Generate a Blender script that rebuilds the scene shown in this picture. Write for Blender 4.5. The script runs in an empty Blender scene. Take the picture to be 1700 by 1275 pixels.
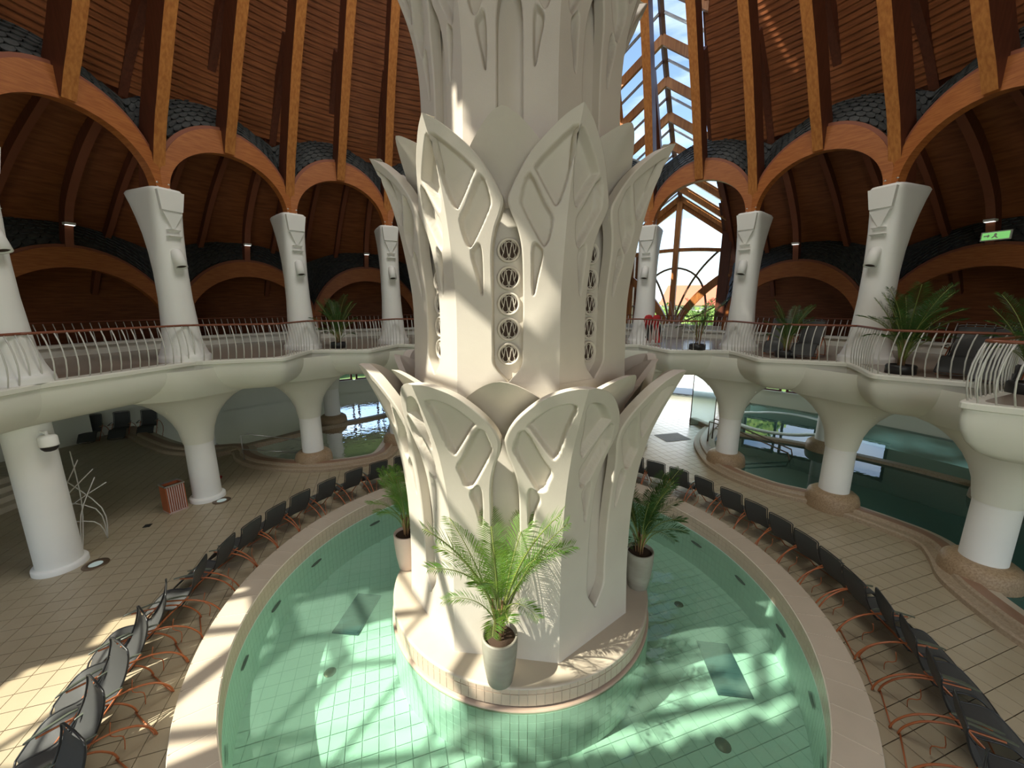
import bpy, bmesh, math, random
from mathutils import Vector, Matrix
random.seed(7)
PI=math.pi; sin=math.sin; cos=math.cos
SC=bpy.context.scene; COL=SC.collection
def rad(a): return a*PI/180
# ------------------------------------------------------------------ camera, sky, sun, big lights, exposure
CX,CY=.165,7.25                 # axis of the pillar
cam=bpy.data.objects.new('camera',bpy.data.cameras.new('camera')); COL.objects.link(cam)
cam.location=(0,0,5.95); cam.rotation_euler=(rad(90-11.5),0,0)
cam.data.sensor_width=36; cam.data.lens=36*650/1700; cam.data.clip_start=.05; cam.data.clip_end=500
SC.camera=cam
SUN_DIR=Vector((.60,.26,-.756)).normalized()
w=bpy.data.worlds.new('World'); SC.world=w; w.use_nodes=True
nt=w.node_tree; nt.nodes.clear()
out=nt.nodes.new('ShaderNodeOutputWorld'); bg=nt.nodes.new('ShaderNodeBackground')
sky=nt.nodes.new('ShaderNodeTexSky'); sky.sky_type='NISHITA'; sky.sun_disc=False
sky.sun_elevation=rad(49); sky.sun_rotation=math.atan2(-SUN_DIR.x,-SUN_DIR.y); sky.altitude=100; sky.air_density=1.0; sky.dust_density=.8
mixn=nt.nodes.new('ShaderNodeMix'); mixn.data_type='RGBA'
tc=nt.nodes.new('ShaderNodeTexCoord'); mp=nt.nodes.new('ShaderNodeMapping'); mp.inputs['Scale'].default_value=(1.6,1.6,6)
nz=nt.nodes.new('ShaderNodeTexNoise'); nz.inputs['Scale'].default_value=2.2; nz.inputs['Detail'].default_value=6
cr=nt.nodes.new('ShaderNodeMapRange'); cr.inputs[1].default_value=.5; cr.inputs[2].default_value=.72; cr.inputs[4].default_value=.55
nt.links.new(tc.outputs['Generated'],mp.inputs[0]); nt.links.new(mp.outputs[0],nz.inputs['Vector'])
nt.links.new(nz.outputs['Fac'],cr.inputs[0]); nt.links.new(cr.outputs[0],mixn.inputs['Factor'])
nt.links.new(sky.outputs[0],mixn.inputs['A']); mixn.inputs['B'].default_value=(7.5,7.8,8.2,1)
nt.links.new(mixn.outputs['Result'],bg.inputs[0]); bg.inputs[1].default_value=.24
nt.links.new(bg.outputs[0],out.inputs[0])
def light(name,kind,loc,energy,color=(1,1,1),size=None,size_y=None,direction=None,portal=False,spread=None):
    l=bpy.data.lights.new(name,kind); l.energy=energy; l.color=color
    o=bpy.data.objects.new(name,l); COL.objects.link(o); o.location=loc
    if kind=='AREA':
        l.shape='RECTANGLE' if size_y else 'DISK'; l.size=size
        if size_y: l.size_y=size_y
        if portal: l.cycles.is_portal=True
        if spread: l.spread=spread
    if direction is not None: o.rotation_euler=Vector(direction).to_track_quat('-Z','Y').to_euler()
    return o
s=light('sun','SUN',(0,0,30),7.2,(1,.92,.78),direction=SUN_DIR); s.data.angle=rad(.6)
light('dome_fill','AREA',(CX,CY,18.3),900,(1,.98,.93),size=6.6,direction=(0,0,-1))  # added fill lamp under the closed dome top, no opening above it
light('rear_fill','AREA',(1.5,-7.0,7.0),330,(.95,.98,1),size=7,size_y=3.5,direction=(0,1,-.12))  # added fill lamp behind the camera, no window is there
def P(th,r,z): a=rad(th); return Vector((CX+r*sin(a),CY+r*cos(a),z))
for th,r,z,e in ((31.3,13.2,12.6,0),):
    light('gable_portal','AREA',P(th,15.9,7.6),1,(1,1,1),size=4.6,size_y=6.5,direction=(P(th,0,0)-P(th,1,0)),portal=True)
light('ground_door_daylight','AREA',P(32,21.0,1.8),160,(.9,.95,1),size=4,size_y=2.6,direction=(P(32,0,0)-P(32,1,0.1)))
SC.view_settings.view_transform='Standard'; SC.view_settings.look='None'; SC.view_settings.gamma=1
SC.view_settings.exposure=.55; SC.view_settings.use_curve_mapping=False

# ------------------------------------------------------------------ materials
def mat(name,color,rough=.6,metal=0,noise=None,bump=None,wave=None,spec=.5,brick=None):
    m=bpy.data.materials.new(name); m.use_nodes=True; t=m.node_tree; b=t.nodes['Principled BSDF']
    b.inputs['Base Color'].default_value=(*color,1); b.inputs['Roughness'].default_value=rough
    b.inputs['Metallic'].default_value=metal; b.inputs['Specular IOR Level'].default_value=spec
    g=t.nodes.new('ShaderNodeNewGeometry'); src=g.outputs['Position']
    if noise:                      # (scale, colour2, stretch)
        sc_,c2,st=noise
        mpp=t.nodes.new('ShaderNodeMapping'); mpp.inputs['Scale'].default_value=st; t.links.new(src,mpp.inputs[0])
        n=t.nodes.new('ShaderNodeTexNoise'); n.inputs['Scale'].default_value=sc_; n.inputs['Detail'].default_value=5
        t.links.new(mpp.outputs[0],n.inputs['Vector'])
        r=t.nodes.new('ShaderNodeMapRange'); r.inputs[1].default_value=.35; r.inputs[2].default_value=.65
        t.links.new(n.outputs['Fac'],r.inputs[0])
        mx=t.nodes.new('ShaderNodeMix'); mx.data_type='RGBA'; mx.inputs['A'].default_value=(*color,1); mx.inputs['B'].default_value=(*c2,1)
        t.links.new(r.outputs[0],mx.inputs['Factor']); t.links.new(mx.outputs['Result'],b.inputs['Base Color'])
    if bump:
        n2=t.nodes.new('ShaderNodeTexNoise'); n2.inputs['Scale'].default_value=bump[0]; n2.inputs['Detail'].default_value=3
        t.links.new(src,n2.inputs['Vector'])
        bp=t.nodes.new('ShaderNodeBump'); bp.inputs['Strength'].default_value=bump[1]; bp.inputs['Distance'].default_value=.01
        t.links.new(n2.outputs['Fac'],bp.inputs['Height']); t.links.new(bp.outputs[0],b.inputs['Normal'])
    return m
M={}
M['plaster']=mat('warm white carved plaster',(.60,.55,.465),.75,noise=(1.1,(.56,.51,.43),(1,1,1)),bump=(120,.25))
M['plaster_in']=mat('shaded recess plaster',(.74,.69,.59),.8,bump=(60,.5))
M['cream']=mat('pale cream plaster',(.76,.76,.66),.6,noise=(.8,(.73,.73,.63),(1,1,1)))
M['white']=mat('white painted column',(.84,.84,.79),.55,noise=(1.2,(.81,.81,.77),(1,1,1)))
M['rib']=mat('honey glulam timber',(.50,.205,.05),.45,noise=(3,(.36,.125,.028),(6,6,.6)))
M['rib_side']=mat('shade-toned timber flank',(.14,.04,.018),.5,noise=(3,(.10,.028,.012),(6,6,.6)))  # shade put into the colour: flanks darker than the lit rib face
M['arch']=mat('bent laminated arch timber',(.42,.145,.034),.5,noise=(3,(.30,.088,.018),(1,1,14)))
M['edge']=mat('dark red arch edging',(.24,.075,.035),.6)
M['plank']=mat('red brown board lining',(.32,.104,.032),.5,noise=(2.2,(.20,.060,.017),(.7,.7,9)),bump=(25,.08))
M['shingle']=mat('charcoal slate shingle',(.045,.05,.052),.6,noise=(9,(.085,.09,.085),(1,1,1)),bump=(60,.5))
M['tile']=mat('beige floor tile',(.45,.385,.265),.33,noise=(.55,(.385,.325,.215),(1,1,1)),bump=(40,.1))
M['grout']=mat('dark grout',(.16,.125,.095),.9)
M['ftile']=mat('tan gallery floor',(.34,.28,.22),.22)
M['coping']=mat('sandy coping tile',(.56,.485,.375),.45,noise=(1.5,(.51,.44,.335),(1,1,1)))
M['band']=mat('peach glazed tile',(.60,.46,.345),.3,noise=(3,(.55,.42,.31),(1,1,1)))
M['groutw']=mat('pale grout',(.74,.68,.56),.8)
M['dark']=mat('dark gap',(.05,.03,.02),.9)
M['ptile']=mat('pool tile',(.72,.80,.74),.4)
M['pgrout']=mat('pool grout',(.55,.66,.58),.8)
M['grate']=mat('blue grey pool grate',(.06,.10,.115),.5)
M['mosaic']=mat('ochre mosaic',(.40,.285,.17),.5,noise=(28,(.27,.18,.10),(1,1,1)),bump=(50,.4))
M['stonerim']=mat('sandstone pool rim',(.42,.33,.225),.5,noise=(24,(.33,.25,.165),(1,1,1)))
M['brownrim']=mat('brown pool rim tile',(.30,.175,.11),.4)
M['handrail']=mat('red brown handrail',(.22,.07,.035),.4)
M['bal']=mat('pale steel baluster',(.62,.61,.56),.4,metal=.2)
M['sling']=mat('charcoal mesh sling',(.05,.052,.05),.6,bump=(300,.3))
M['frame']=mat('black lounger tube',(.035,.036,.036),.35,metal=.3)
M['armrest']=mat('green grey armrest',(.09,.105,.075),.3)
M['leg']=mat('orange brown lounger leg',(.42,.13,.045),.35)
M['soil']=mat('dark soil',(.06,.035,.02),.95,bump=(80,1))
M['rachis']=mat('green frond rachis',(.20,.24,.06),.5)
M['stem']=mat('brown palm stem',(.30,.17,.08),.7)
M['pot']=mat('clay grey planter',(.27,.25,.20),.55,noise=(2.5,(.33,.31,.25),(1,1,2.5)))
M['potp']=mat('pinkish planter',(.62,.48,.40),.6)
M['urn']=mat('white urn',(.72,.70,.62),.5)
M['black']=mat('black plastic',(.02,.02,.02),.4)
M['metal']=mat('brushed steel',(.6,.6,.58),.3,metal=.9)
M['alu']=mat('pale aluminium glazing bar',(.62,.68,.74),.35,metal=.3)
M['darkmetal']=mat('bronze glazing arc',(.16,.11,.07),.4,metal=.5)
M['red']=mat('red towelling',(.45,.03,.03),.9)
M['bin']=mat('orange bin panel',(.40,.11,.04),.5)
M['binslat']=mat('bleached bin slat',(.50,.36,.32),.5)
M['maroon']=mat('maroon window frame',(.12,.03,.03),.5)
M['grass']=mat('lawn',(.16,.24,.06),.9,noise=(.6,(.10,.18,.04),(1,1,1)))
M['leaf1']=mat('tree foliage',(.13,.25,.045),.8,noise=(2,(.26,.36,.08),(1,1,1)),bump=(8,1))
M['roof']=mat('orange red roof tile',(.62,.17,.09),.8)
M['bark']=mat('bark',(.16,.11,.07),.9)
M['wall_out']=mat('far house wall',(.72,.66,.55),.8)
M['orange']=mat('orange painted door',(.45,.17,.05),.5)
M['concrete']=mat('grey concrete wall',(.35,.36,.33),.8)
M['paving']=mat('pale paving',(.62,.62,.60),.6)
def palm_mat(n,c,tr):
    m=bpy.data.materials.new(n); m.use_nodes=True; t=m.node_tree; b=t.nodes['Principled BSDF']
    b.inputs['Base Color'].default_value=(*c,1); b.inputs['Roughness'].default_value=.4
    tr_=t.nodes.new('ShaderNodeBsdfTranslucent'); tr_.inputs[0].default_value=(*tr,1)
    mx=t.nodes.new('ShaderNodeMixShader'); mx.inputs[0].default_value=.35
    t.links.new(b.outputs[0],mx.inputs[1]); t.links.new(tr_.outputs[0],mx.inputs[2]); t.links.new(mx.outputs[0],t.nodes['Material Output'].inputs[0])
    return m
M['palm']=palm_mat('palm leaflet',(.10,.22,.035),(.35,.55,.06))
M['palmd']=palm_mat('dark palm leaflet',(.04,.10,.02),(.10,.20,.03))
def water(n,tint,ripple,scale,rough=.0,opq=None,opc=(0,0,0)):
    m=bpy.data.materials.new(n); m.use_nodes=True; t=m.node_tree; t.nodes.remove(t.nodes['Principled BSDF'])
    tr=t.nodes.new('ShaderNodeBsdfTransparent'); tr.inputs[0].default_value=(*tint,1)
    gl=t.nodes.new('ShaderNodeBsdfGlossy'); gl.inputs['Roughness'].default_value=rough; gl.inputs[0].default_value=(1,1,1,1)
    fr=t.nodes.new('ShaderNodeFresnel'); fr.inputs[0].default_value=1.33
    g=t.nodes.new('ShaderNodeNewGeometry'); nn=t.nodes.new('ShaderNodeTexNoise'); nn.inputs['Scale'].default_value=scale; nn.inputs['Detail'].default_value=2
    bp=t.nodes.new('ShaderNodeBump'); bp.inputs['Strength'].default_value=ripple; bp.inputs['Distance'].default_value=.02
    t.links.new(g.outputs['Position'],nn.inputs['Vector']); t.links.new(nn.outputs['Fac'],bp.inputs['Height'])
    t.links.new(bp.outputs[0],gl.inputs['Normal']); t.links.new(bp.outputs[0],fr.inputs['Normal'])
    base=tr
    if opq:
        df=t.nodes.new('ShaderNodeBsdfDiffuse'); df.inputs[0].default_value=(*opc,1)
        m0=t.nodes.new('ShaderNodeMixShader'); m0.inputs[0].default_value=opq
        t.links.new(tr.outputs[0],m0.inputs[1]); t.links.new(df.outputs[0],m0.inputs[2]); base=m0
    mx=t.nodes.new('ShaderNodeMixShader'); t.links.new(fr.outputs[0],mx.inputs[0])
    t.links.new(base.outputs[0],mx.inputs[1]); t.links.new(gl.outputs[0],mx.inputs[2]); t.links.new(mx.outputs[0],t.nodes['Material Output'].inputs[0])
    return m
M['water']=water('clear green pool water',(.68,.90,.79),.12,3.0,opq=.16,opc=(.36,.62,.47))
M['water2']=water('dark teal pool water',(.20,.42,.36),.10,2.5,opq=.5,opc=(.08,.23,.20))
M['water3']=water('rippled teal pool water',(.16,.36,.30),.5,3.5,opq=.45,opc=(.04,.13,.11))
def glass(n,tint=(.93,.97,.98)):
    m=bpy.data.materials.new(n); m.use_nodes=True; t=m.node_tree; t.nodes.remove(t.nodes['Principled BSDF'])
    tr=t.nodes.new('ShaderNodeBsdfTransparent'); tr.inputs[0].default_value=(*tint,1)
    gl=t.nodes.new('ShaderNodeBsdfGlossy'); gl.inputs['Roughness'].default_value=.02
    fr=t.nodes.new('ShaderNodeFresnel'); fr.inputs[0].default_value=1.25
    mx=t.nodes.new('ShaderNodeMixShader'); t.links.new(fr.outputs[0],mx.inputs[0])
    t.links.new(tr.outputs[0],mx.inputs[1]); t.links.new(gl.outputs[0],mx.inputs[2]); t.links.new(mx.outputs[0],t.nodes['Material Output'].inputs[0])
    return m
M['glass']=glass('window glass'); 
def frosted():
    m=bpy.data.materials.new('frosted door glass'); m.use_nodes=True; b=m.node_tree.nodes['Principled BSDF']
    b.inputs['Base Color'].default_value=(.72,.85,.80,1); b.inputs['Roughness'].default_value=.25; b.inputs['Transmission Weight'].default_value=.75
    b.inputs['IOR'].default_value=1.1; return m
M['frost']=frosted()
def emit(n,c,s_):
    m=bpy.data.materials.new(n); m.use_nodes=True; b=m.node_tree.nodes['Principled BSDF']
    b.inputs['Base Color'].default_value=(*c,1); b.inputs['Emission Color'].default_value=(*c,1); b.inputs['Emission Strength'].default_value=s_; return m
M['lamp']=emit('lit lamp face',(.9,.9,.85),1.0); M['exit']=emit('green exit panel',(.25,.7,.2),.5); M['floorlamp']=emit('floor light glass',(.55,.68,.66),.12)

# ------------------------------------------------------------------ helpers
class MB:
    def __init__(s): s.v=[]; s.f=[]; s.m=[]; s.sm=[]
    def add(s,vs,fs,mi=0,smooth=False):
        o=len(s.v); s.v+= [tuple(x) for x in vs]
        for f in fs: s.f.append(tuple(i+o for i in f)); s.m.append(mi); s.sm.append(smooth)
    def box(s,c,sz,mi=0,M4=None):
        hx,hy,hz=sz[0]/2,sz[1]/2,sz[2]/2
        vs=[Vector((c[0]+a*hx,c[1]+b*hy,c[2]+d*hz)) for a in(-1,1) for b in(-1,1) for d in(-1,1)]
        if M4 is not None: vs=[M4@v for v in vs]
        s.add(vs,[(0,1,3,2),(4,6,7,5),(0,4,5,1),(2,3,7,6),(0,2,6,4),(1,5,7,3)],mi)
    def tube(s,pts,r,n=6,mi=0,caps=True,smooth=True,rr=None):
        pts=[Vector(p) for p in pts]; rings=[]; up=None
        for i,p in enumerate(pts):
            d=(pts[min(i+1,len(pts)-1)]-pts[max(i-1,0)]).normalized()
            if up is None: up=Vector((0,0,1)) if abs(d.z)<.9 else Vector((1,0,0))
            x=d.cross(up).normalized(); y=x.cross(d).normalized(); up=y
            q=rr[i] if rr else r
            rings.append([p+x*q*cos(2*PI*k/n)+y*q*sin(2*PI*k/n) for k in range(n)])
        vs=[v for r_ in rings for v in r_]; fs=[]
        for i in range(len(pts)-1):
            for k in range(n): a=i*n+k; b=i*n+(k+1)%n; fs.append((a,b,b+n,a+n))
        if caps: fs.append(tuple(range(n))[::-1]); fs.append(tuple(range((len(pts)-1)*n,len(pts)*n)))
        s.add(vs,fs,mi,smooth)
    def lathe(s,prof,n=24,c=(0,0,0),mi=0,smooth=True,a0=0,a1=2*PI,fn=None):
        full=abs(a1-a0-2*PI)<1e-6; m=n if full else n+1; vs=[]
        for (r,z) in prof:
            for k in range(m):
                a=a0+(a1-a0)*k/n; q=r*(fn(a,z) if fn else 1)
                vs.append((c[0]+q*cos(a),c[1]+q*sin(a),c[2]+z))
        fs=[]
        for i in range(len(prof)-1):
            for k in range(n):
                a=i*m+k; b=i*m+(k+1)%m; fs.append((a,b,b+m,a+m))
        s.add(vs,fs,mi,smooth)
    def grid(s,rows,mi=0,smooth=True,flip=False):
        n=len(rows[0]); vs=[v for r in rows for v in r]; fs=[]
        for i in range(len(rows)-1):
            for k in range(n-1):
                a=i*n+k; f=(a,a+1,a+n+1,a+n); fs.append(f[::-1] if flip else f)
        s.add(vs,fs,mi,smooth)
    def mesh(s,name,mats):
        me=bpy.data.meshes.new(name); me.from_pydata(s.v,[],s.f)
        for m in (mats if isinstance(mats,(list,tuple)) else [mats]): me.materials.append(M[m] if isinstance(m,str) else m)
        me.polygons.foreach_set('material_index',s.m); me.polygons.foreach_set('use_smooth',s.sm); me.validate(); me.update()
        return me
def obj(name,mesh,mats=None,parent=None,loc=None,rotz=None,kind=None,label=None):
    if isinstance(mesh,MB): mesh=mesh.mesh(name,mats)
    o=bpy.data.objects.new(name,mesh); COL.objects.link(o)
    if parent: o.parent=parent
    if loc is not None: o.location=loc
    if rotz is not None: o.rotation_euler=(0,0,rotz)
    if kind: o['kind']=kind
    if label: o['label']=label
    return o
def thing(name,label,cat,loc=(0,0,0),rotz=0,group=None,kind=None):
    o=bpy.data.objects.new(name,None); COL.objects.link(o); o.location=loc; o.rotation_euler=(0,0,rotz)
    o.empty_display_size=.1; tag(o,label,cat,group,kind); return o
def tag(o,label,cat=None,group=None,kind=None):
    if label: o['label']=label
    if cat: o['category']=cat
    if group: o['group']=group
    if kind: o['kind']=kind
    return o
def dup(root,loc,rotz,label=None,group=None,scale=None):
    def cp(o,par):
        c=o.copy(); COL.objects.link(c); c.parent=par
        for ch in kids.get(o,[]): cp(ch,c)
        return c
    r=cp(root,None); r.location=loc; r.rotation_euler=(0,0,rotz)
    if scale: r.scale=(scale,)*3
    if label: r['label']=label
    if group: r['group']=group
    return r
kids={}
def index_kids(root):
    for c in root.children: kids.setdefault(root,[]); 
    kids[root]=list(root.children)
    for c in root.children: index_kids(c)
def ip(x,xs,ys):
    if x<=xs[0]: return ys[0]
    for i in range(len(xs)-1):
        if x<=xs[i+1]: t=(x-xs[i])/(xs[i+1]-xs[i]); return ys[i]+t*(ys[i+1]-ys[i])
    return ys[-1]
def smooth_ip(x,xs,ys):      # Catmull-Rom over knots
    n=len(xs)
    if x<=xs[0]: return ys[0]
    if x>=xs[-1]: return ys[-1]
    i=max(k for k in range(n-1) if xs[k]<=x)
    def slope(k):
        if k==0: return (ys[1]-ys[0])/(xs[1]-xs[0])
        if k==n-1: return (ys[-1]-ys[-2])/(xs[-1]-xs[-2])
        return (ys[k+1]-ys[k-1])/(xs[k+1]-xs[k-1])
    h=xs[i+1]-xs[i]; t=(x-xs[i])/h; m0=slope(i)*h; m1=slope(i+1)*h
    return (2*t**3-3*t*t+1)*ys[i]+(t**3-2*t*t+t)*m0+(-2*t**3+3*t*t)*ys[i+1]+(t**3-t*t)*m1
def crom(pts,k=6,closed=False):
    o=[]; n=len(pts); pts=[Vector(p) for p in pts]
    for i in range(n if closed else n-1):
        g=(lambda j: pts[j%n]) if closed else (lambda j: pts[max(0,min(n-1,j))])
        p0,p1,p2,p3=g(i-1),g(i),g(i+1),g(i+2)
        for j in range(k):
            t=j/k; o.append(.5*((2*p1)+(-p0+p2)*t+(2*p0-5*p1+4*p2-p3)*t*t+(-p0+3*p1-3*p2+p3)*t**3))
    if not closed: o.append(pts[-1])
    return o
def rplane(th):   # matrix: local x=radial outward, y=tangential (clockwise), z up, origin on the pillar axis
    a=rad(th); er=Vector((sin(a),cos(a),0)); et=Vector((cos(a),-sin(a),0))
    return lambda r,t,z: Vector((CX,CY,0))+er*r+et*t+Vector((0,0,z))
G=4.40      # gallery floor level
COLS=[-107,-87.5,-68,-48.5,-29.5,-9.5,10.5,30.5,50,70,89,108]
GAB=[(31.3,0,0),(-90,-5.25,1)]    # axis angle, sideways offset, kind
def gab_ridge(r): return ip(r,[3.5,5,7,9,9.8,11.7,12.8,15.7],[19.9,19.2,17.8,15.65,14.85,13.35,12.55,11.0])
def gab_w(r): return ip(r,[3.5,9,15.7],[1.0,1.45,2.15])
def gw(r,kd): return gab_w(min(r,15.7)) if kd==0 else 1.5
def in_gable(x,y,margin=0.0,rmin=4.2,rmax=15.7):
    dx,dy=x-CX,y-CY
    for g,off,kd in GAB:
        a=rad(g); r=dx*sin(a)+dy*cos(a); t=dx*cos(a)-dy*sin(a)-off
        if (rmin<r<25 if kd==0 else 6.75<r<15.2) and abs(t)<gw(r,kd)+margin: return True
    return False

# ------------------------------------------------------------------ roof / ceiling
ceil=thing('ceiling','timber board dome lining over the round hall carried on bent glulam ribs','ceiling',(CX,CY,0)); ceil['kind']='structure'; del ceil['category']
prof1=[(10.95,11.35),(10.45,12.0),(9.4,13.7),(8.2,15.5),(6.6,17.4),(4.3,19.0),(3.4,19.3)]
prof2=[(19.0,4.4),(18.4,6.3),(17.4,7.6),(16.3,8.5),(14,10.2),(12,11.25),(10.95,11.75)]
def board_surface(prof,a0,a1,step_a,pitch,name,skip):
    # horizontal boards laid like clapboards: each course leans so its lower edge stands proud
    L=[0]; 
    for i in range(len(prof)-1): L.append(L[-1]+math.dist(prof[i],prof[i+1]))
    n=int(L[-1]/pitch); mb=MB()
    def at(s): 
        return smooth_ip(s,L,[p[0] for p in prof]),smooth_ip(s,L,[p[1] for p in prof])
    na=max(1,int(round((a1-a0)/step_a)))
    for i in range(n):
        r0,z0=at(L[-1]*i/n); r1,z1=at(L[-1]*(i+1)/n)
        for k in range(na):
            t0=a0+(a1-a0)*k/na; t1=a0+(a1-a0)*(k+1)/na; tm=rad((t0+t1)/2)
            rm=(r0+r1)/2
            if skip and skip(CX+rm*sin(tm),CY+rm*cos(tm)): continue
            def q(t,r,z): a=rad(t); return (r*sin(a),r*cos(a),z)
            nx,nz_=-(z1-z0),(r1-r0); ln=math.hypot(nx,nz_); nx,nz_=nx/ln*.022,nz_/ln*.022
            if nx>0: nx,nz_=-nx,-nz_
            vs=[q(t0,r0+nx,z0+nz_),q(t1,r0+nx,z0+nz_),q(t1,r1,z1),q(t0,r1,z1),q(t0,r0,z0),q(t1,r0,z0)]
            mb.add(vs,[(0,1,2,3),(4,5,1,0)])
    o=obj(name,mb,'plank',ceil,kind='stuff'); return o
for i in range(-9,9):
    a0=10.5+20*i; a1=a0+20
    board_surface(prof1,a0,a1,1.25,.155,'board_lining',lambda x,y:in_gable(x,y))
    board_surface(prof2,a0,a1,1.25,.17,'board_lining',lambda x,y:in_gable(x,y))
# solid roof skin behind the boards (keeps daylight out)
mb=MB()
for pr in (prof1,prof2):
    for i in range(len(pr)-1):
        for sgm in range(3):
            r0=pr[i][0]+(pr[i+1][0]-pr[i][0])*sgm/3; z0=pr[i][1]+(pr[i+1][1]-pr[i][1])*sgm/3
            r1=pr[i][0]+(pr[i+1][0]-pr[i][0])*(sgm+1)/3; z1=pr[i][1]+(pr[i+1][1]-pr[i][1])*(sgm+1)/3
            for k in range(288):
                t0=k*1.25; t1=t0+1.25; rm=(r0+r1)/2; a=rad((t0+t1)/2)
                if in_gable(CX+rm*sin(a),CY+rm*cos(a),.0): continue
                def q(t,r,z): a=rad(t); return (r*sin(a),r*cos(a),z)
                mb.add([q(t0,r0+.06,z0+.06),q(t1,r0+.06,z0+.06),q(t1,r1+.06,z1+.06),q(t0,r1+.06,z1+.06)],[(0,1,2,3)])
mb.add([(3.5*sin(rad(15*k)),3.5*cos(rad(15*k)),19.45) for k in range(24)],[tuple(range(24))])
obj('roof_skin',mb,'rib_side',ceil)

def rib(th,pts,w,d,foot=False,name='rib',parent=None,mats=('rib','rib_side')):
    f=rplane(th); mb=MB(); pts=crom([(a,b,0) for a,b in pts],5)
    rows=[]
    for i,p in enumerate(pts):
        q=(pts[min(i+1,len(pts)-1)]-pts[max(i-1,0)]).normalized(); nx,nz_=q.y,-q.x   # outward (positive r)
        if nx<0: nx,nz_=-nx,-nz_
        rows.append([(p.x,p.y,-w/2),(p.x,p.y,w/2),(p.x+nx*d,p.y+nz_*d,w/2),(p.x+nx*d,p.y+nz_*d,-w/2)])
    vs=[f(a,t,b)-Vector((CX,CY,0)) for r_ in rows for a,b,t in r_]
    for i in range(len(rows)-1):
        o=i*4
        for k in range(4):
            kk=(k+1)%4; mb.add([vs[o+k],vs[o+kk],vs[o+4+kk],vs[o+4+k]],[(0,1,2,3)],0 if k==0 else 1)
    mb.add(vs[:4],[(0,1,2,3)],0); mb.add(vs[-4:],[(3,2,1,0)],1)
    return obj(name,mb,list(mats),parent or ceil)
RIBC=[(8.82,10.12),(9.6,9.9),(10.4,9.6),(10.9,9.36),(11.8,8.94),(12.7,8.5),(14.0,7.75),(15.3,6.9),(16.6,5.9),(17.8,4.4),(18.3,3.4)]
RIBM=[(10.2,9.76),(10.6,9.58),(11.2,9.26),(12.2,8.76),(13.2,8.2),(14.4,7.5),(15.6,6.65),(16.8,5.65),(17.9,4.3),(18.3,3.4)]
def toprib(l): return [(r,z) for z,r in l]
bolt=MB(); bolt.lathe([(0.0001,.02),(.022,.018),(.03,0)],8,smooth=True); boltm=bolt.mesh('bolt','metal')
for i,a in enumerate(COLS):
    o=rib(a,toprib(RIBC),.26,.62)
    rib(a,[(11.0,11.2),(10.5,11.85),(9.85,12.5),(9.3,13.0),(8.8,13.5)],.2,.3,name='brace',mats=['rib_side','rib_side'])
    if i<len(COLS)-1:
        m=(a+COLS[i+1])/2
        o=rib(m,toprib(RIBM),.26,.62)
        f=rplane(m)
        for s_ in (-1,1):
            for k in range(3):
                b=obj('bolt',boltm,None,o); p=f(9.98+.03*k,s_*.135,10.35+.16*k)-Vector((CX,CY,0)); b.location=p
                b.rotation_euler=(f(0,s_,0)-f(0,0,0)).to_track_quat('Z','Y').to_euler()
        rib(m,[(11.1,11.5),(10.55,12.0),(9.95,12.65),(9.4,13.2),(8.9,13.7)],.2,.3,name='brace',mats=['rib_side','rib_side'])
    # outer ring rafters that carry the aisle roof
    if abs(a-30.5)>5: rib(a,[(15.25,7.35),(15.1,8.0),(14.6,9.0),(13.4,10.1),(12.1,10.9),(11.0,11.35)],.2,.32,name='rafter',mats=['edge','rib_side'])
    if i<len(COLS)-1:
        m=(a+COLS[i+1])/2
        for dm in (-4.9,0,4.9):
            if abs(m+dm-31.3)<8.2: continue
            rib(m+dm,[(18.2,6.3),(17.0,7.6),(15.9,8.4),(14.0,9.85),(12.0,11.0),(10.9,11.5)],.16,.26,name='rafter',mats=['edge','rib_side'])

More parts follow.
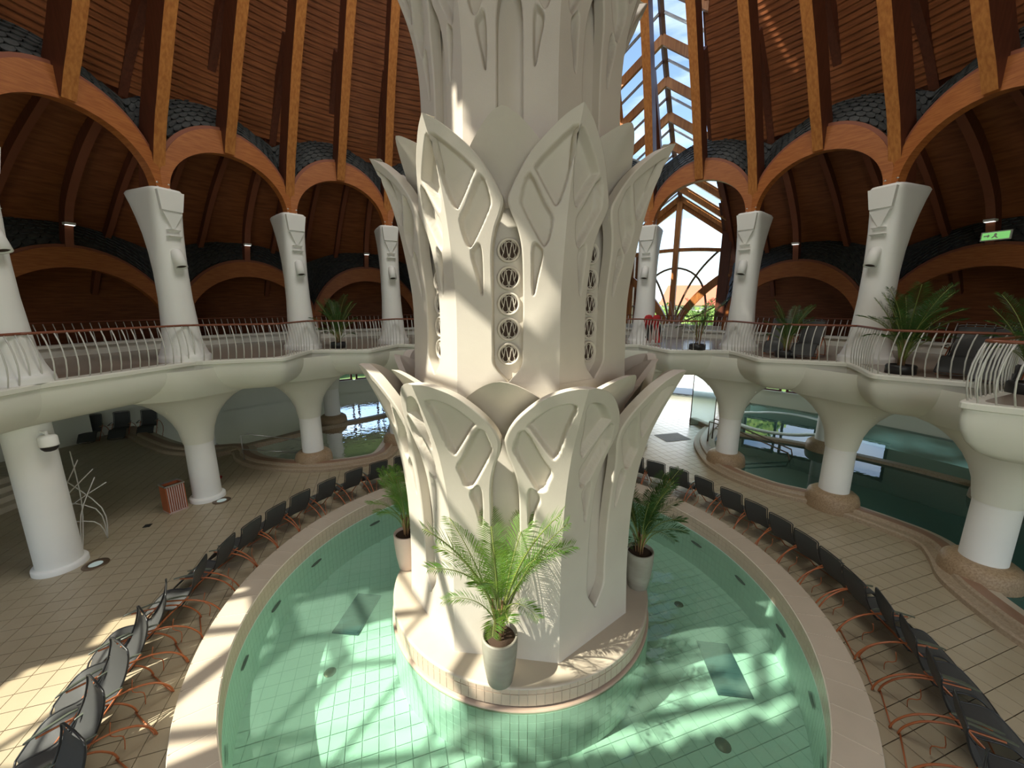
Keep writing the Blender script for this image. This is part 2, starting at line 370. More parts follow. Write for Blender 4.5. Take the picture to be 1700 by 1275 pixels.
# ------------------------------------------------------------------ arches with shingled haunches
SIDE={}
def where(th):
    names={-97:'at the left edge of the hall',-77.5:'between the two nearest left columns',-58:'between the second and third left columns',-39:'beside the pillar on the left',-19.5:'hidden behind the pillar on its left',.5:'behind the pillar',20.5:'just right of the pillar',40:'over the glazed gable on the right',60:'right of the glazed gable',79.5:'second right of the glazed gable',98.5:'at the right edge of the hall'}
    k=min(names,key=lambda q:abs(q-th)); return names[k]
def arch(th0,th1,R,zb,hi,ho,inset,out_,depth,label,shback,shz,rows_,cols_,light_=False,w_ang=None):
    p0=P(th0,R,0); p1=P(th1,R,0); c=(p0+p1)/2; h=(p1-p0).length/2; ex=(p1-p0).normalized(); er=(c-Vector((CX,CY,0))).normalized()
    t=thing('timber_arch',label,'arch',(c.x,c.y,zb),kind='thing')
    ai=h-inset; ao=h+out_; N=30
    def e(a,b,ph,d): return ex*(-a*cos(ph))+Vector((0,0,b*sin(ph)))+er*d
    for nm,a0,b0,a1,b1,d0,d1,mt in (('arch_band',ai,hi,ao-.09,ho-.09,-depth/2,depth/2,'arch'),('edge_strip',ao-.09,ho-.09,ao,ho,-depth/2+.05,depth/2,'edge')):
        mb=MB(); rows=[]
        for i in range(N+1):
            ph=PI*i/N; rows.append([e(a0,b0,ph,d0),e(a1,b1,ph,d0),e(a1,b1,ph,d1),e(a0,b0,ph,d1),e(a0,b0,ph,d0)])
        for k in range(4): mb.grid([[r_[k],r_[k+1]] for r_ in rows],smooth=True)
        obj(nm,mb,mt,t)
    # haunch surface going back and up to the board lining, covered in overlapping slates
    def S(u,v):
        ph=PI*(.02+.96*u); q=e(ao,ho,ph,depth/2)*1.0
        th=th0+(th1-th0)*u; q2=P(th,shback,shz[0]+shz[1]*sin(PI*u))-Vector((c.x,c.y,zb))
        return q*(1-v)+q2*v+Vector((0,0,.10*sin(PI*v)))
    mb=MB(); mb.grid([[S(i/24,j/4)-er*-.05 for i in range(25)] for j in range(5)],smooth=True)
    obj('haunch',mb,'shingle',t)
    mb=MB()
    for j in range(rows_):
        for i in range(cols_):
            u0=(i+.5*(j%2))/cols_; u1=u0+.96/cols_
            if u1>1: continue
            v0=j/rows_; v1=min(1,(j+1.25)/rows_); um=(u0+u1)/2
            n=(S(u1,v0)-S(u0,v0)).cross(S(u0,v1)-S(u0,v0)).normalized()
            if n.dot(-er+Vector((0,0,.8)))<0: n=-n
            l=random.uniform(.03,.05); vm=v0+(v1-v0)*.35; v0b=v0+(v1-v0)*.1
            pts=[S(u0,vm)+n*l*.8,S(u0+(u1-u0)*.18,v0b)+n*l,S(um,v0)+n*l,S(u1-(u1-u0)*.18,v0b)+n*l,S(u1,vm)+n*l*.8,S(u1,v1)+n*.004,S(u0,v1)+n*.004]
            low=[S(u0,vm),S(u0+(u1-u0)*.18,v0b),S(um,v0),S(u1-(u1-u0)*.18,v0b),S(u1,vm)]
            mb.add(pts+low,[(0,1,2,3,4,5,6),(7,8,1,0),(8,9,2,1),(9,10,3,2),(10,11,4,3)])
    obj('slate_shingles',mb,'shingle',t,kind='stuff')
    return t
for i in range(len(COLS)-1):
    m=(COLS[i]+COLS[i+1])/2
    arch(COLS[i],COLS[i+1],10.08,8.85,1.32,2.02,.17,.12,.24,'high timber arch '+where(m),11.05,(11.15,.75),9,22)
names_o={-107:'far left outside the frame',-87.5:'at far left behind the nearest left column',-68:'behind the second left column',-48.5:'behind the third left column',-29.5:'hidden behind the left flank of the pillar',-9.5:'behind the pillar',10.5:'behind the right flank of the pillar',50:'right of the glazed gable window',70:'with the exit sign, behind the big right column',89:'at far right of the gallery aisle',108:'off the right edge'}
for a in COLS:
    if abs(a-30.5)<5: continue
    arch(a-9.75,a+9.75,15.5,4.75,2.35,3.05,.25,.12,.24,'low timber arch of outer aisle, '+names_o[a],16.35,(7.9,.75),7,26)

# ------------------------------------------------------------------ glazed gables
def gable(th,off,kd,label):
    f0=rplane(th); f=lambda r,t_,z: f0(r,t_+off,z)
    gab_ridge_=lambda r: gab_ridge(math.hypot(r,off)); gab_w_=lambda r: gw(r,kd)
    t=thing('glazed_gable',label,'skylight',(0,0,0),kind='thing')
    rs=[4.2+.5*i for i in range(24)] if kd==0 else [6.75+.94*i for i in range(10)]
    mbg=MB(); 
    for sgn in (-1,1):
        for i in range(len(rs)-1):
            r0,r1=rs[i],rs[i+1]
            p=[f(r0,0,gab_ridge_(r0)),f(r1,0,gab_ridge_(r1)),f(r1,sgn*gab_w_(r1),gab_ridge_(r1)-.72*gab_w_(r1)),f(r0,sgn*gab_w_(r0),gab_ridge_(r0)-.72*gab_w_(r0))]
            m=MB(); m.add(p,[(0,1,2,3)]); obj('pane',m,'glass',t)
    # glazing bars
    for sgn in (-1,1):
        for i,r in enumerate(rs):
            z=gab_ridge_(r); w_=gab_w_(r); m=MB(); n=Vector((0,0,1)); d=.05
            a=f(r,0,z+.03); b=f(r,sgn*w_,z-.72*w_+.03); er=(f(1,0,0)-f(0,0,0))*.035; dn=Vector((0,0,-.09))
            m.add([a-er,a+er,b+er,b-er,a-er+dn,a+er+dn,b+er+dn,b-er+dn],[(0,1,2,3),(4,7,6,5),(0,4,5,1),(2,6,7,3),(0,3,7,4),(1,5,6,2)]); obj('glazing_bar',m,'alu',t)
        for i in range(1,len(rs),2 if kd==0 else 3):
            r=rs[i]-.12; z=gab_ridge_(r)-.1; w_=gab_w_(r); m=MB(); er=(f(1,0,0)-f(0,0,0))*.07; dn=Vector((0,0,-.34))
            a=f(r,0,z); b=f(r,sgn*(w_+.1),z-.72*(w_+.1))
            m.add([a-er,a+er,b+er,b-er,a-er+dn,a+er+dn,b+er+dn,b-er+dn],[(0,1,2,3),(4,7,6,5),(0,4,5,1),(2,6,7,3),(0,3,7,4),(1,5,6,2)]); obj('rafter',m,'rib',t)
        m=MB(); m.tube([f(r,sgn*gab_w_(r),gab_ridge_(r)-.72*gab_w_(r)-.08) for r in rs],.10,4,smooth=False); obj('eaves_beam',m,'rib',t)
    m=MB(); m.tube([f(r,0,gab_ridge_(r)-.12) for r in rs],.10,4,smooth=False); obj('ridge_beam',m,'rib_side',t)
    return t
gable(31.3,0,0,'glazed gable skylight with orange rafters rising up the dome right of the pillar')
gable(-90,-5.25,1,'glazed gable skylight overhead left of the viewer, letting the sunbeams in')
# gable end window at r=15.7
f=rplane(31.3); R_=15.72
win=thing('window_1','tall gable end window with crossing timber arcs behind the right of the pillar','window',(0,0,0)); win['kind']='structure'; del win['category']
zr=11.0; zw=zr-.72*2.15
m=MB(); m.add([f(R_,-2.15,4.9),f(R_,2.15,4.9),f(R_,2.15,zw),f(R_,0,zr),f(R_,-2.15,zw)],[(0,1,2,3,4)]); obj('pane',m,'glass',win)
def bar(pts,w_,d,mt,name,rr=R_-.1):
    m=MB(); rows=[]
    for i,(t_,z) in enumerate(pts):
        a=pts[max(i-1,0)]; b=pts[min(i+1,len(pts)-1)]; dx,dz=b[0]-a[0],b[1]-a[1]; l=math.hypot(dx,dz); nx,nz_=-dz/l*w_/2,dx/l*w_/2
        rows.append([f(rr,t_-nx,z-nz_),f(rr,t_+nx,z+nz_),f(rr-d,t_+nx,z+nz_),f(rr-d,t_-nx,z-nz_),f(rr,t_-nx,z-nz_)])
    m.grid(rows,smooth=False); obj(name,m,mt,win)
bar([(0,4.9),(0,zr)],.26,.3,'rib','post'); bar([(-2.15,4.9),(-2.15,zw)],.3,.3,'rib','post'); bar([(2.2,4.9),(2.2,zw)],.42,.4,'rib_side','post')
def arc(p0,p1,p2,n=12): return [((1-t)**2*p0[0]+2*t*(1-t)*p1[0]+t*t*p2[0],(1-t)**2*p0[1]+2*t*(1-t)*p1[1]+t*t*p2[1]) for t in [i/n for i in range(n+1)]]
for s_ in (-1,1):
    bar(arc((s_*.25,4.9),(s_*.9,6.4),(s_*2.4,7.4)),.34,.3,'rib','curved_brace')
    bar(arc((s_*.1,4.9),(s_*.5,7.2),(s_*1.95,8.5)),.09,.1,'darkmetal','tracery')
    bar(arc((s_*1.55,4.9),(s_*1.75,7.6),(0,7.75)),.09,.1,'darkmetal','tracery')
    bar(arc((s_*.1,4.9),(s_*1.2,5.3),(s_*2.2,6.0)),.07,.1,'darkmetal','tracery')
    bar([(s_*2.15,zw),(0,zr)],.24,.3,'rib','verge_beam')
bar(arc((-2.15,8.45),(0,8.75),(2.15,8.45)),.16,.2,'rib','transom')
# flank walls closing the aisle roof either side of the gable and the wall panels beside the window
m=MB()
for sgn in (-1,1):
    m.add([f(15.7,sgn*2.15,4.4),f(15.7,sgn*2.15,zw),f(15.7,sgn*3.3,zw-.5),f(15.7,sgn*3.3,4.4)],[(0,1,2,3)])
    m.add([f(15.7,sgn*3.3,4.4),f(15.7,sgn*3.3,zw-.4),f(18.9,sgn*3.3,6),f(18.9,sgn*3.3,4.4)],[(0,1,2,3)])
m=MB(); m.box((0,0,0),(1,1,1)); 
sill=MB()
for k,(a,b,z0,z1,d0,d1) in enumerate([(-2.4,2.4,4.4,4.92,15.2,15.7)]):
    sill.add([f(d0,a,z0),f(d0,b,z0),f(d1,b,z0),f(d1,a,z0),f(d0,a,z1),f(d0,b,z1),f(d1,b,z1),f(d1,a,z1)],[(0,1,5,4),(2,3,7,6),(4,5,6,7),(1,2,6,5),(0,4,7,3)])
obj('sill',sill,'cream',win)

# ------------------------------------------------------------------ ground floor, pools
POOLR=[(40,21.3),(39.8,15.9),(40.3,12.35),(45.6,10.07),(52,9.2),(61.6,9.1),(68,9.6),(72.4,9.75),(77.7,10.0),(81,10.1),(84,9.75),(88,9.2),(93.6,8.95),(99,8.95),(112,9.6),(118,12),(118,21.3)]
POOLL=[(-61,21.3),(-61.6,17.9),(-61.2,15.9),(-58.6,14.6),(-56.2,13.9),(-57.3,12.9),(-57,11.5),(-52.6,9.75),(-45.7,8.85),(-35.7,8.65),(-29.7,10),(-25,13),(-21,17),(-20,21.3)]
def outline(l): return crom([P(a,r,0) for a,r in l],6)
oR=outline(POOLR); oL=outline(POOLL)[::-1]     # interior must lie on the left of travel direction
def area(p): return sum(p[i].x*p[(i+1)%len(p)].y-p[(i+1)%len(p)].x*p[i].y for i in range(len(p)))/2
def inside(x,y,poly):
    c=False; n=len(poly); j=n-1
    for i in range(n):
        a,b=poly[i],poly[j]
        if (a.y>y)!=(b.y>y) and x<(b.x-a.x)*(y-a.y)/(b.y-a.y)+a.x: c=not c
        j=i
    return c
def offset(pl,d,centre):
    o=[]
    for i,p in enumerate(pl):
        a=pl[max(i-1,0)]; b=pl[min(i+1,len(pl)-1)]; t=(b-a).normalized(); n=Vector((-t.y,t.x,0))
        o.append(p+n*d*centre)
    return o
def closed(pl,side):   # closes an open shoreline along the outer wall
    a0=math.degrees(math.atan2(pl[-1].x-CX,pl[-1].y-CY)); a1=math.degrees(math.atan2(pl[0].x-CX,pl[0].y-CY))
    return pl+[P(a0+(a1-a0)*k/12,21.35,0) for k in range(1,12)]
sgR=1 if inside(*(oR[40]+(offset(oR,.5,1)[40]-oR[40]))[:2],closed(oR,1)) else -1
sgL=1 if inside(*(oL[40]+(offset(oL,.5,1)[40]-oL[40]))[:2],closed(oL,1)) else -1
cR=closed(oR,1); cL=closed(oL,1)
iR=closed(offset(oR,.35,sgR),1); iL=closed(offset(oL,.35,sgL),1)
floor=thing('floor','square beige stone tiled ground floor around the pools','floor'); floor['kind']='structure'; del floor['category']
mb=MB(); dr=.2; nr=int((22-5.35)/dr); na=240
for i in range(nr):
    r0=5.35+i*dr; r1=r0+dr
    for k in range(na):
        a0=k*360/na; a1=a0+360/na; am=rad((a0+a1)/2); x=CX+(r0+dr/2)*sin(am); y=CY+(r0+dr/2)*cos(am)
        if inside(x,y,iR) or inside(x,y,iL): continue
        mb.add([P(a0,r0,-.02),P(a1,r0,-.02),P(a1,r1,-.02),P(a0,r1,-.02)],[(3,2,1,0)])
obj('grout_bed',mb,'grout',floor)
TS=.333; ca,sa=cos(rad(18)),sin(rad(18))
tb=MB(); hh=TS/2-.006
tb.add([(-hh,-hh,0),(hh,-hh,0),(hh,hh,0),(-hh,hh,0),(-hh-.001,-hh-.001,-.02),(hh+.001,-hh-.001,-.02),(hh+.001,hh+.001,-.02),(-hh-.001,hh+.001,-.02)],[(0,1,2,3),(4,5,1,0),(5,6,2,1),(6,7,3,2),(7,4,0,3)])
tilem=tb.mesh('tile','tile')
cands=[]
for i in range(-75,76):
    for j in range(-60,90):
        x=i*TS*ca-j*TS*sa; y=i*TS*sa+j*TS*ca
        r=math.hypot(x-CX,y-CY)
        if r<5.45 or r>21.4 or inside(x,y,iR) or inside(x,y,iL): continue
        dy=y*.98+5.95*.199; up=y*.199-5.95*.98
        if dy<.5: continue
        u=850+650*x/dy; v=637.5-650*up/dy
        if u<-120 or u>1820 or v>1400: continue
        vis=(0<u<1700 and 0<v<1275) and not (6.0<r<6.9)
        cands.append((0 if vis else 1,math.hypot(x,y),x,y))
cands.sort()
stuff=MB()
for k,(vv,d,x,y) in enumerate(cands):
    if k<300:
        o=obj('tile',tilem,None,floor); o.location=(x,y,random.uniform(-.002,.0015)); o.rotation_euler=(random.uniform(-.004,.004),random.uniform(-.004,.004),rad(18))
    else:
        dz=random.uniform(-.002,.0015)
        pt=[(x+a*ca-b*sa,y+a*sa+b*ca) for a,b in ((-hh,-hh),(hh,-hh),(hh,hh),(-hh,hh))]
        stuff.add([(p[0],p[1],dz) for p in pt]+[(p[0],p[1],-.02) for p in pt],[(0,1,2,3),(4,5,1,0),(5,6,2,1),(6,7,3,2),(7,4,0,3)])
obj('tile_field',stuff,'tile',floor,kind='stuff')
# central round pool
basin=thing('pool_basin','raised round pool basin ringing the carved pillar, with tiled inner wall','pool',(CX,CY,0),kind='thing')
mb=MB(); mb.lathe([(5.62,-.02),(5.62,.40),(5.60,.44),(5.56,.452)],144,smooth=False); mb.lathe([(5.56,.452),(5.13,.452),(5.095,.44)],144,smooth=False)
obj('coping_bed',mb,'groutw',basin)
cp=MB(); w_=rad(360/72-.16)/2
N_=3
cv=[]
for j in range(2):
    for i in range(N_+1):
        a=-w_+2*w_*i/N_; r=(5.60 if j else 5.11); cv.append((r*sin(a),r*cos(a),.458))
cv+= [(x,y,.44) for x,y,z in cv]
n1=N_+1
fs=[(i,i+1,n1+i+1,n1+i)[::-1] for i in range(N_)]+[(i,i+2*n1,i+1+2*n1,i+1) for i in range(N_)]+[(n1+i,n1+i+1,3*n1+i+1,3*n1+i) for i in range(N_)]+[(0,n1,3*n1,2*n1),(N_,2*n1+N_,3*n1+N_,n1+N_)]
cp.add(cv,fs); cpm=cp.mesh('coping_tile','coping')
for k in range(72):
    o=obj('coping_tile',cpm,None,basin,rotz=rad(5*k))
mb=MB(); mb.lathe([(5.11,.44),(5.11,.06)],144); obj('wall_bed',mb,'groutw',basin)
def wallring(R0,z0,z1,n,rows,inner,name,mt,par,limit=300,gap=.006,ang=(0,360),t=.012):
    # tiles on a cylindrical face, visible ones as single parts
    hz=(z1-z0)/rows; w2=PI*R0/n-gap/2; s_=-1 if inner else 1
    tm=MB(); y0=R0; y1=R0+s_*t
    tm.add([(-w2,y1,gap/2),(w2,y1,gap/2),(w2,y1,hz-gap/2),(-w2,y1,hz-gap/2),(-w2,y0,gap/2),(w2,y0,gap/2),(w2,y0,hz-gap/2),(-w2,y0,hz-gap/2)],[(0,1,2,3),(4,0,3,7),(1,5,6,2),(3,2,6,7),(0,4,5,1)])
    me=tm.mesh(name,mt); rest=MB(); cnt=0; lst=[]
    for j in range(rows):
        for k in range(n):
            a=360*k/n; lst.append((0 if ang[0]<=a<=ang[1] else 1,j,k,a))
    lst.sort(key=lambda q:(q[0],-q[1],abs(q[3]-180)))
    for fl,j,k,a in lst:
        if cnt<limit and fl==0:
            obj(name,me,None,par,loc=(0,0,z0+j*hz),rotz=-rad(a)); cnt+=1
        else:
            ca_,sa_=cos(-rad(a)),sin(-rad(a)); rest.add([(x*ca_-y*sa_,x*sa_+y*ca_,z+z0+j*hz) for x,y,z in [tuple(v) for v in tm.v]],tm.f)
    if rest.v: obj(name+'_field',rest,mt,par,kind='stuff')
wallring(5.11,.08,.44,270,3,True,'wall_tile','band',basin,limit=300,ang=(200,300))
mb=MB(); mb.lathe([(5.11,.06),(5.11,-.88)],144); obj('pool_wall',mb,'pgrout',basin)
wallring(5.11,-.88,.08,270,5,True,'wall_tile','ptile',basin,limit=0)
mb=MB(); mb.lathe([(5.12,-.88),(2.5,-.88)],96); obj('pool_bed',mb,'pgrout',basin)
# pool floor tiles
st=MB(); TP=.25
for i in range(-24,25):
    for j in range(-24,25):
        x=i*TP; y=j*TP
        xr=x*ca-y*sa; yr=x*sa+y*ca; r=math.hypot(xr,yr)
        if 2.5<r<5.2:
            h2=TP/2-.005; st.add([(xr+a*ca-b*sa,yr+a*sa+b*ca,-.868) for a,b in ((-h2,-h2),(h2,-h2),(h2,h2),(-h2,h2))],[(0,1,2,3)])
obj('pool_floor_tiles',st,'ptile',basin,kind='stuff')
mb=MB()
def oval(c,lx,lz,a):
    pass
for a in (-92,-107,-76,-54,-125,67,83,99,115,127,140):
    f=rplane(a); m=MB(); pts=[]
    for k in range(14):
        ph=2*PI*k/14; pts.append(f(5.085,.17*cos(ph),-.22+.035*sin(ph))-Vector((CX,CY,0)))
    m.add(pts,[tuple(range(14))]); m.add([p*.9965 for p in pts],[tuple(range(14))]); obj('jet_slot',m,'black',basin)
for c,d in (((-3.44,6.17),.09),((3.33,4.92),.10),((3.87,7.88),.08)):
    m=MB(); m.lathe([(0.001,.02),(d,.018),(d+.02,0)],16); o=obj('floor_drain',m,'darkmetal',basin); o.location=(c[0]-CX,c[1]-CY,-.868)
for cx_,cy_,ang_,lx,ly in ((4.03,6.25,-7,.60,1.14),(-3.46,7.60,-6,.58,1.15)):
    m=MB(); m.box((0,0,.01),(lx,ly,.02)); m.box((0,0,.024),(lx-.06,ly-.06,.008))
    for k in range(9): m.box((0,-ly/2+.1+k*(ly-.2)/8,.03),(lx-.1,.012,.006))
    o=obj('pool_grate',m,'grate',basin); o.location=(cx_-CX,cy_-CY,-.862); o.rotation_euler=(0,0,rad(ang_))
mb=MB(); mb.lathe([(5.11,0),(2.50,0)],96,smooth=True); o=obj('pool_water',mb,'water'); o.location=(CX,CY,.06)
tag(o,'clear green water filling the round central pool','water'); 

# outer pools
def outer_pool(pl,cl,sg,label,wmat,wlabel):
    t=thing('pool_basin',label,'pool',(0,0,0),kind='thing')
    prof=[(0,-.02,'stonerim'),(0,.10,'stonerim'),(.05,.13,'stonerim'),(.22,.14,'stonerim'),(.24,.2,'stonerim'),(.30,.23,'stonerim'),(.42,.235,'brownrim'),(.55,.23,'brownrim'),(.56,.17,'coping'),(.80,.165,'coping'),(.82,.05,'coping'),(.82,-1.0,'ptile')]
    offs=[[Vector((p.x,p.y,z)) for p in offset(pl,d,sg)] for d,z,_ in prof]
    groups=[('outer_step',0,5,'stonerim'),('kerb',5,7,'brownrim'),('inner_ledge',7,10,'coping'),('pool_wall',10,11,'ptile')]
    for nm,a,b,mt in groups:
        m=MB(); m.grid([offs[i] for i in range(a,b+1)],smooth=False); obj(nm,m,mt,t)
    m=MB(); inn=closed(offset(pl,.8,sg),1); m.add([Vector((p.x,p.y,-1.0)) for p in inn],[tuple(range(len(inn)))]); obj('pool_bed',m,'ptile',t)
    m=MB(); m.add([Vector((p.x,p.y,.09)) for p in inn],[tuple(range(len(inn)))]); wo=obj('pool_water',m,wmat); tag(wo,wlabel,'water')
    return t
tR=outer_pool(oR,cR,sgR,'winding outer pool basin with stepped sandstone kerb, right side','water2','still dark teal water of the right outer pool')
tL=outer_pool(oL,cL,sgL,'winding outer pool basin with stepped sandstone kerb, left side','water3','rippled dark teal water of the left outer pool')
def divider(pts,par,w_=.38,h=.2):
    pts=crom([(x,y,0) for x,y in pts],5); a=offset(pts,w_/2,1); b=offset(pts,-w_/2,1); m=MB()
    m.grid([[Vector((p.x,p.y,-1)) for p in a],[Vector((p.x,p.y,h-.03)) for p in a],[Vector((p.x,p.y,h)) for p in offset(pts,w_/2-.04,1)],[Vector((p.x,p.y,h)) for p in offset(pts,-w_/2+.04,1)],[Vector((p.x,p.y,h-.03)) for p in b],[Vector((p.x,p.y,-1)) for p in b]],smooth=False)
    obj('divider_wall',m,'stonerim',par)
divider([(-11.9,14.7),(-10.6,16.2),(-9.2,18.1),(-7.4,19.7),(-5.6,21.6)],tL)
divider([(9.4,19.6),(10.1,17.4),(12.4,15.7),(14.6,13.0),(16.2,9.5),(16.8,6)],tR)
m=MB(); m.lathe([(2.0,-.9),(2.0,.12),(1.7,.12),(1.7,-.9)],40,c=(13.6,19.0,0),fn=lambda a,z:1+.25*abs(cos(a))); obj('whirlpool_ring',m,'ptile',tR)
for k in range(4):
    m=MB(); m.lathe([(1.9-.32*k,.08-.14*k-.1),(1.9-.32*k,-.04-.14*k-.1)],20,c=(-8.5,14.6,0),a0=PI*.7,a1=PI*1.6); m.lathe([(2.2-.32*k,-.02-.14*k),(1.88-.32*k,-.02-.14*k)],20,c=(-8.5,14.6,0),a0=PI*.7,a1=PI*1.6); obj('pool_step',m,'coping',tL)

# ------------------------------------------------------------------ outer ground walls and windows
def wallseg(a0,a1,z0,z1,R=21.5,name='wall_back',mt='cream',label=None,th=.25):
    m=MB(); n=max(1,int(abs(a1-a0)/2)); ring=[]
    for k in range(n+1):
        a=a0+(a1-a0)*k/n; ring.append([P(a,R,z0),P(a,R,z1),P(a,R+th,z1),P(a,R+th,z0),P(a,R,z0)])
    m.grid(ring,smooth=False); m.add(ring[0][:4],[(0,1,2,3)]); m.add(ring[-1][:4],[(3,2,1,0)])
    return obj(name,m,mt,kind='structure',label=label)
WINS=[(-34,-30.4),(-29.8,-26.2),(-25.6,-22),(41.5,46),(46.6,51.1),(54,59)]
openg=[(-34,-22),(26.5,38.5),(41.5,51.1),(54,59)]
edges=[-128]
for a,b in sorted(openg): edges+=[a,b]
edges.append(128)
for k in range(0,len(edges),2):
    wallseg(edges[k],edges[k+1],0,3.5,name='wall_back',label='pale curved outer ground floor wall behind the pools')
for a,b in sorted(openg):
    wallseg(a,b,2.95,3.5,name='wall_back',label='lintel strip of wall above the ground floor windows')
    if a!=26.5: wallseg(a,b,0,.95,name='wall_back',label='low wall with bright sill below the ground floor windows')
for n_,(a,b) in enumerate(WINS):
    t=thing('window_%d'%(n_+2),'maroon framed ground floor window looking out on greenery','window'); t['kind']='structure'; del t['category']
    m=MB()
    for (q0,q1,z0,z1) in ((a,a+.3,.95,2.95),(b-.3,b,.95,2.95),(a,b,2.83,2.95),(a,b,.95,1.07)):
        p=[P(q0,21.45,z0),P(q1,21.45,z0),P(q1,21.45,z1),P(q0,21.45,z1)]; q=[P(q0,21.6,z0),P(q1,21.6,z0),P(q1,21.6,z1),P(q0,21.6,z1)]
        m.add(p+q,[(0,1,2,3),(4,7,6,5),(0,4,5,1),(2,6,7,3),(0,3,7,4),(1,5,6,2)])
    obj('window_frame',m,'maroon',t)
    m=MB(); m.add([P(a,21.52,1),P(b,21.52,1),P(b,21.52,2.9),P(a,21.52,2.9)],[(0,1,2,3)]); obj('pane',m,'glass',t)
    m=MB(); p=[P(a-.2,21.35,.95),P(b+.2,21.35,.95),P(b+.2,21.6,.95),P(a-.2,21.6,.95)]; m.add(p+[v+Vector((0,0,.05)) for v in p],[(4,5,6,7),(0,1,5,4),(1,2,6,5),(3,0,4,7)]); obj('sill',m,'white',t)
# upper end wall behind aisle: plastered parapet ring with second rail
# ------------------------------------------------------------------ gallery
gal=thing('floor','pale tiled gallery floor carried on columns around the hall','floor'); gal['kind']='structure'; del gal['category']
def edge_r(th):
    i=max(k for k in range(len(COLS)-1) if COLS[k]<=th+1e-6) if th>COLS[0] else 0
    i=min(i,len(COLS)-2); m=(COLS[i]+COLS[i+1])/2; h=(COLS[i+1]-COLS[i])/2; t=(th-m)/h
    if i in (0,1): return 9.5*cos(rad(h))/cos(rad(t*h))+.12
    q=.95 if i==len(COLS)-2 else 0
    return 8.2-q+(1.28+q)*((t*t+.02)**.5-.1414)/.8686
A0=-92
m=MB(); rows=[]
ths=[A0+(108-A0)*k/400 for k in range(401)]
m.grid([[P(a,edge_r(a)+.12,G) for a in ths],[P(a,11,G) for a in ths],[P(a,14,G) for a in ths],[P(a,19,G) for a in ths]],smooth=False); obj('floor_slab',m,'ftile',gal)
m=MB(); m.grid([[P(a,edge_r(a)+1.4,3.44) for a in ths],[P(a,12,3.44) for a in ths],[P(a,21.5,3.44) for a in ths]],smooth=False); 
m.grid([[P(-128+k*4,9.6 if k>9 else 12.4,3.46) for k in range(10)],[P(-128+k*4,21.5,3.46) for k in range(10)]],smooth=False)
obj('ceiling',m,'cream',None,kind='structure',label='cream soffit under the gallery over the outer pools')
bprof=[(.34,4.402),(0,4.402),(-.02,4.38),(-.02,4.30),(.03,4.28),(.03,4.1),(.07,3.92),(.17,3.73),(.34,3.57),(.6,3.46),(1.0,3.42),(1.6,3.43)]
def where_b(m): return where(m)
hrm='handrail'
balp=[(.09,0),(.04,.2),(.02,.40),(.04,.62),(.09,.82),(.15,.97)]
bm_=MB(); bm_.tube([(0,d,z) for d,z in balp],.0135,5); balm=bm_.mesh('baluster','bal')
for i in range(len(COLS)-1):
    a0,a1=max(COLS[i],A0),COLS[i+1]
    if a1<=A0: continue
    m_=(COLS[i]+COLS[i+1])/2; n=40
    A=[a0+(a1-a0)*k/n for k in range(n+1)]
    c=P(m_,edge_r(m_),G)
    t=thing('balcony','cream balcony front with bowl underside, '+where(m_),'balcony',(0,0,0),kind='thing')
    for nm,lo,hi in (('edge_lip',0,5),('bowl',4,len(bprof))):
        mb=MB(); mb.grid([[P(a,edge_r(a)+d,z) for a in A] for d,z in bprof[lo:hi]],smooth=(nm=='bowl')); obj(nm,mb,'cream',t)
    rl=thing('balcony_railing','curved front balustrade with red handrail '+where(m_),'railing',(c.x,c.y,G),kind='thing')
    mb=MB(); mb.tube([P(a,edge_r(a)+.16,G+.985)-c+Vector((0,0,0)) for a in A],.028,8); obj('handrail',mb,hrm,rl)
    # balusters at even arc length
    pts=[P(a,edge_r(a)+.0,G) for a in A]; L=[0]
    for k in range(n): L.append(L[-1]+(pts[k+1]-pts[k]).length)
    nb=int(L[-1]/.185)
    for k in range(nb):
        s_=L[-1]*(k+.5)/nb; a=ip(s_,L,A); p=P(a,edge_r(a),G)
        o=obj('baluster',balm,None,rl); o.location=p-c; o.rotation_euler=(0,0,-rad(a))
# inner parapet and rail along the aisle
for i in range(len(COLS)-1):
    m_=(COLS[i]+COLS[i+1])/2; a0,a1=COLS[i],COLS[i+1]
    if a0<-90 and a1<-90: continue
    t=thing('aisle_parapet','low cream back parapet of the gallery, '+where(m_),'parapet',kind='thing')
    A=[a0+(a1-a0)*k/12 for k in range(13)]
    mb=MB(); mb.grid([[P(a,r,z) for a in A] for r,z in ((14.35,G),(14.35,G+.26),(14.25,G+.28),(14.25,G+.36),(14.65,G+.36),(14.65,G))],smooth=False); obj('ledge_wall',mb,'cream',t)
    c=P(m_,14.7,G)
    rl=thing('aisle_railing','steel rail above back parapet, '+where(m_),'railing',(c.x,c.y,G),kind='thing')
    mb=MB(); mb.tube([P(a,14.9,G+1.0)-c for a in A],.022,6); obj('handrail',mb,hrm,rl)
    L=rad(a1-a0)*14.6; nb=int(L/.2)
    for k in range(nb):
        a=a0+(a1-a0)*(k+.5)/nb; o=obj('baluster',balm,None,rl); o.location=P(a,14.55,G+.0)-c; o.rotation_euler=(0,0,-rad(a))

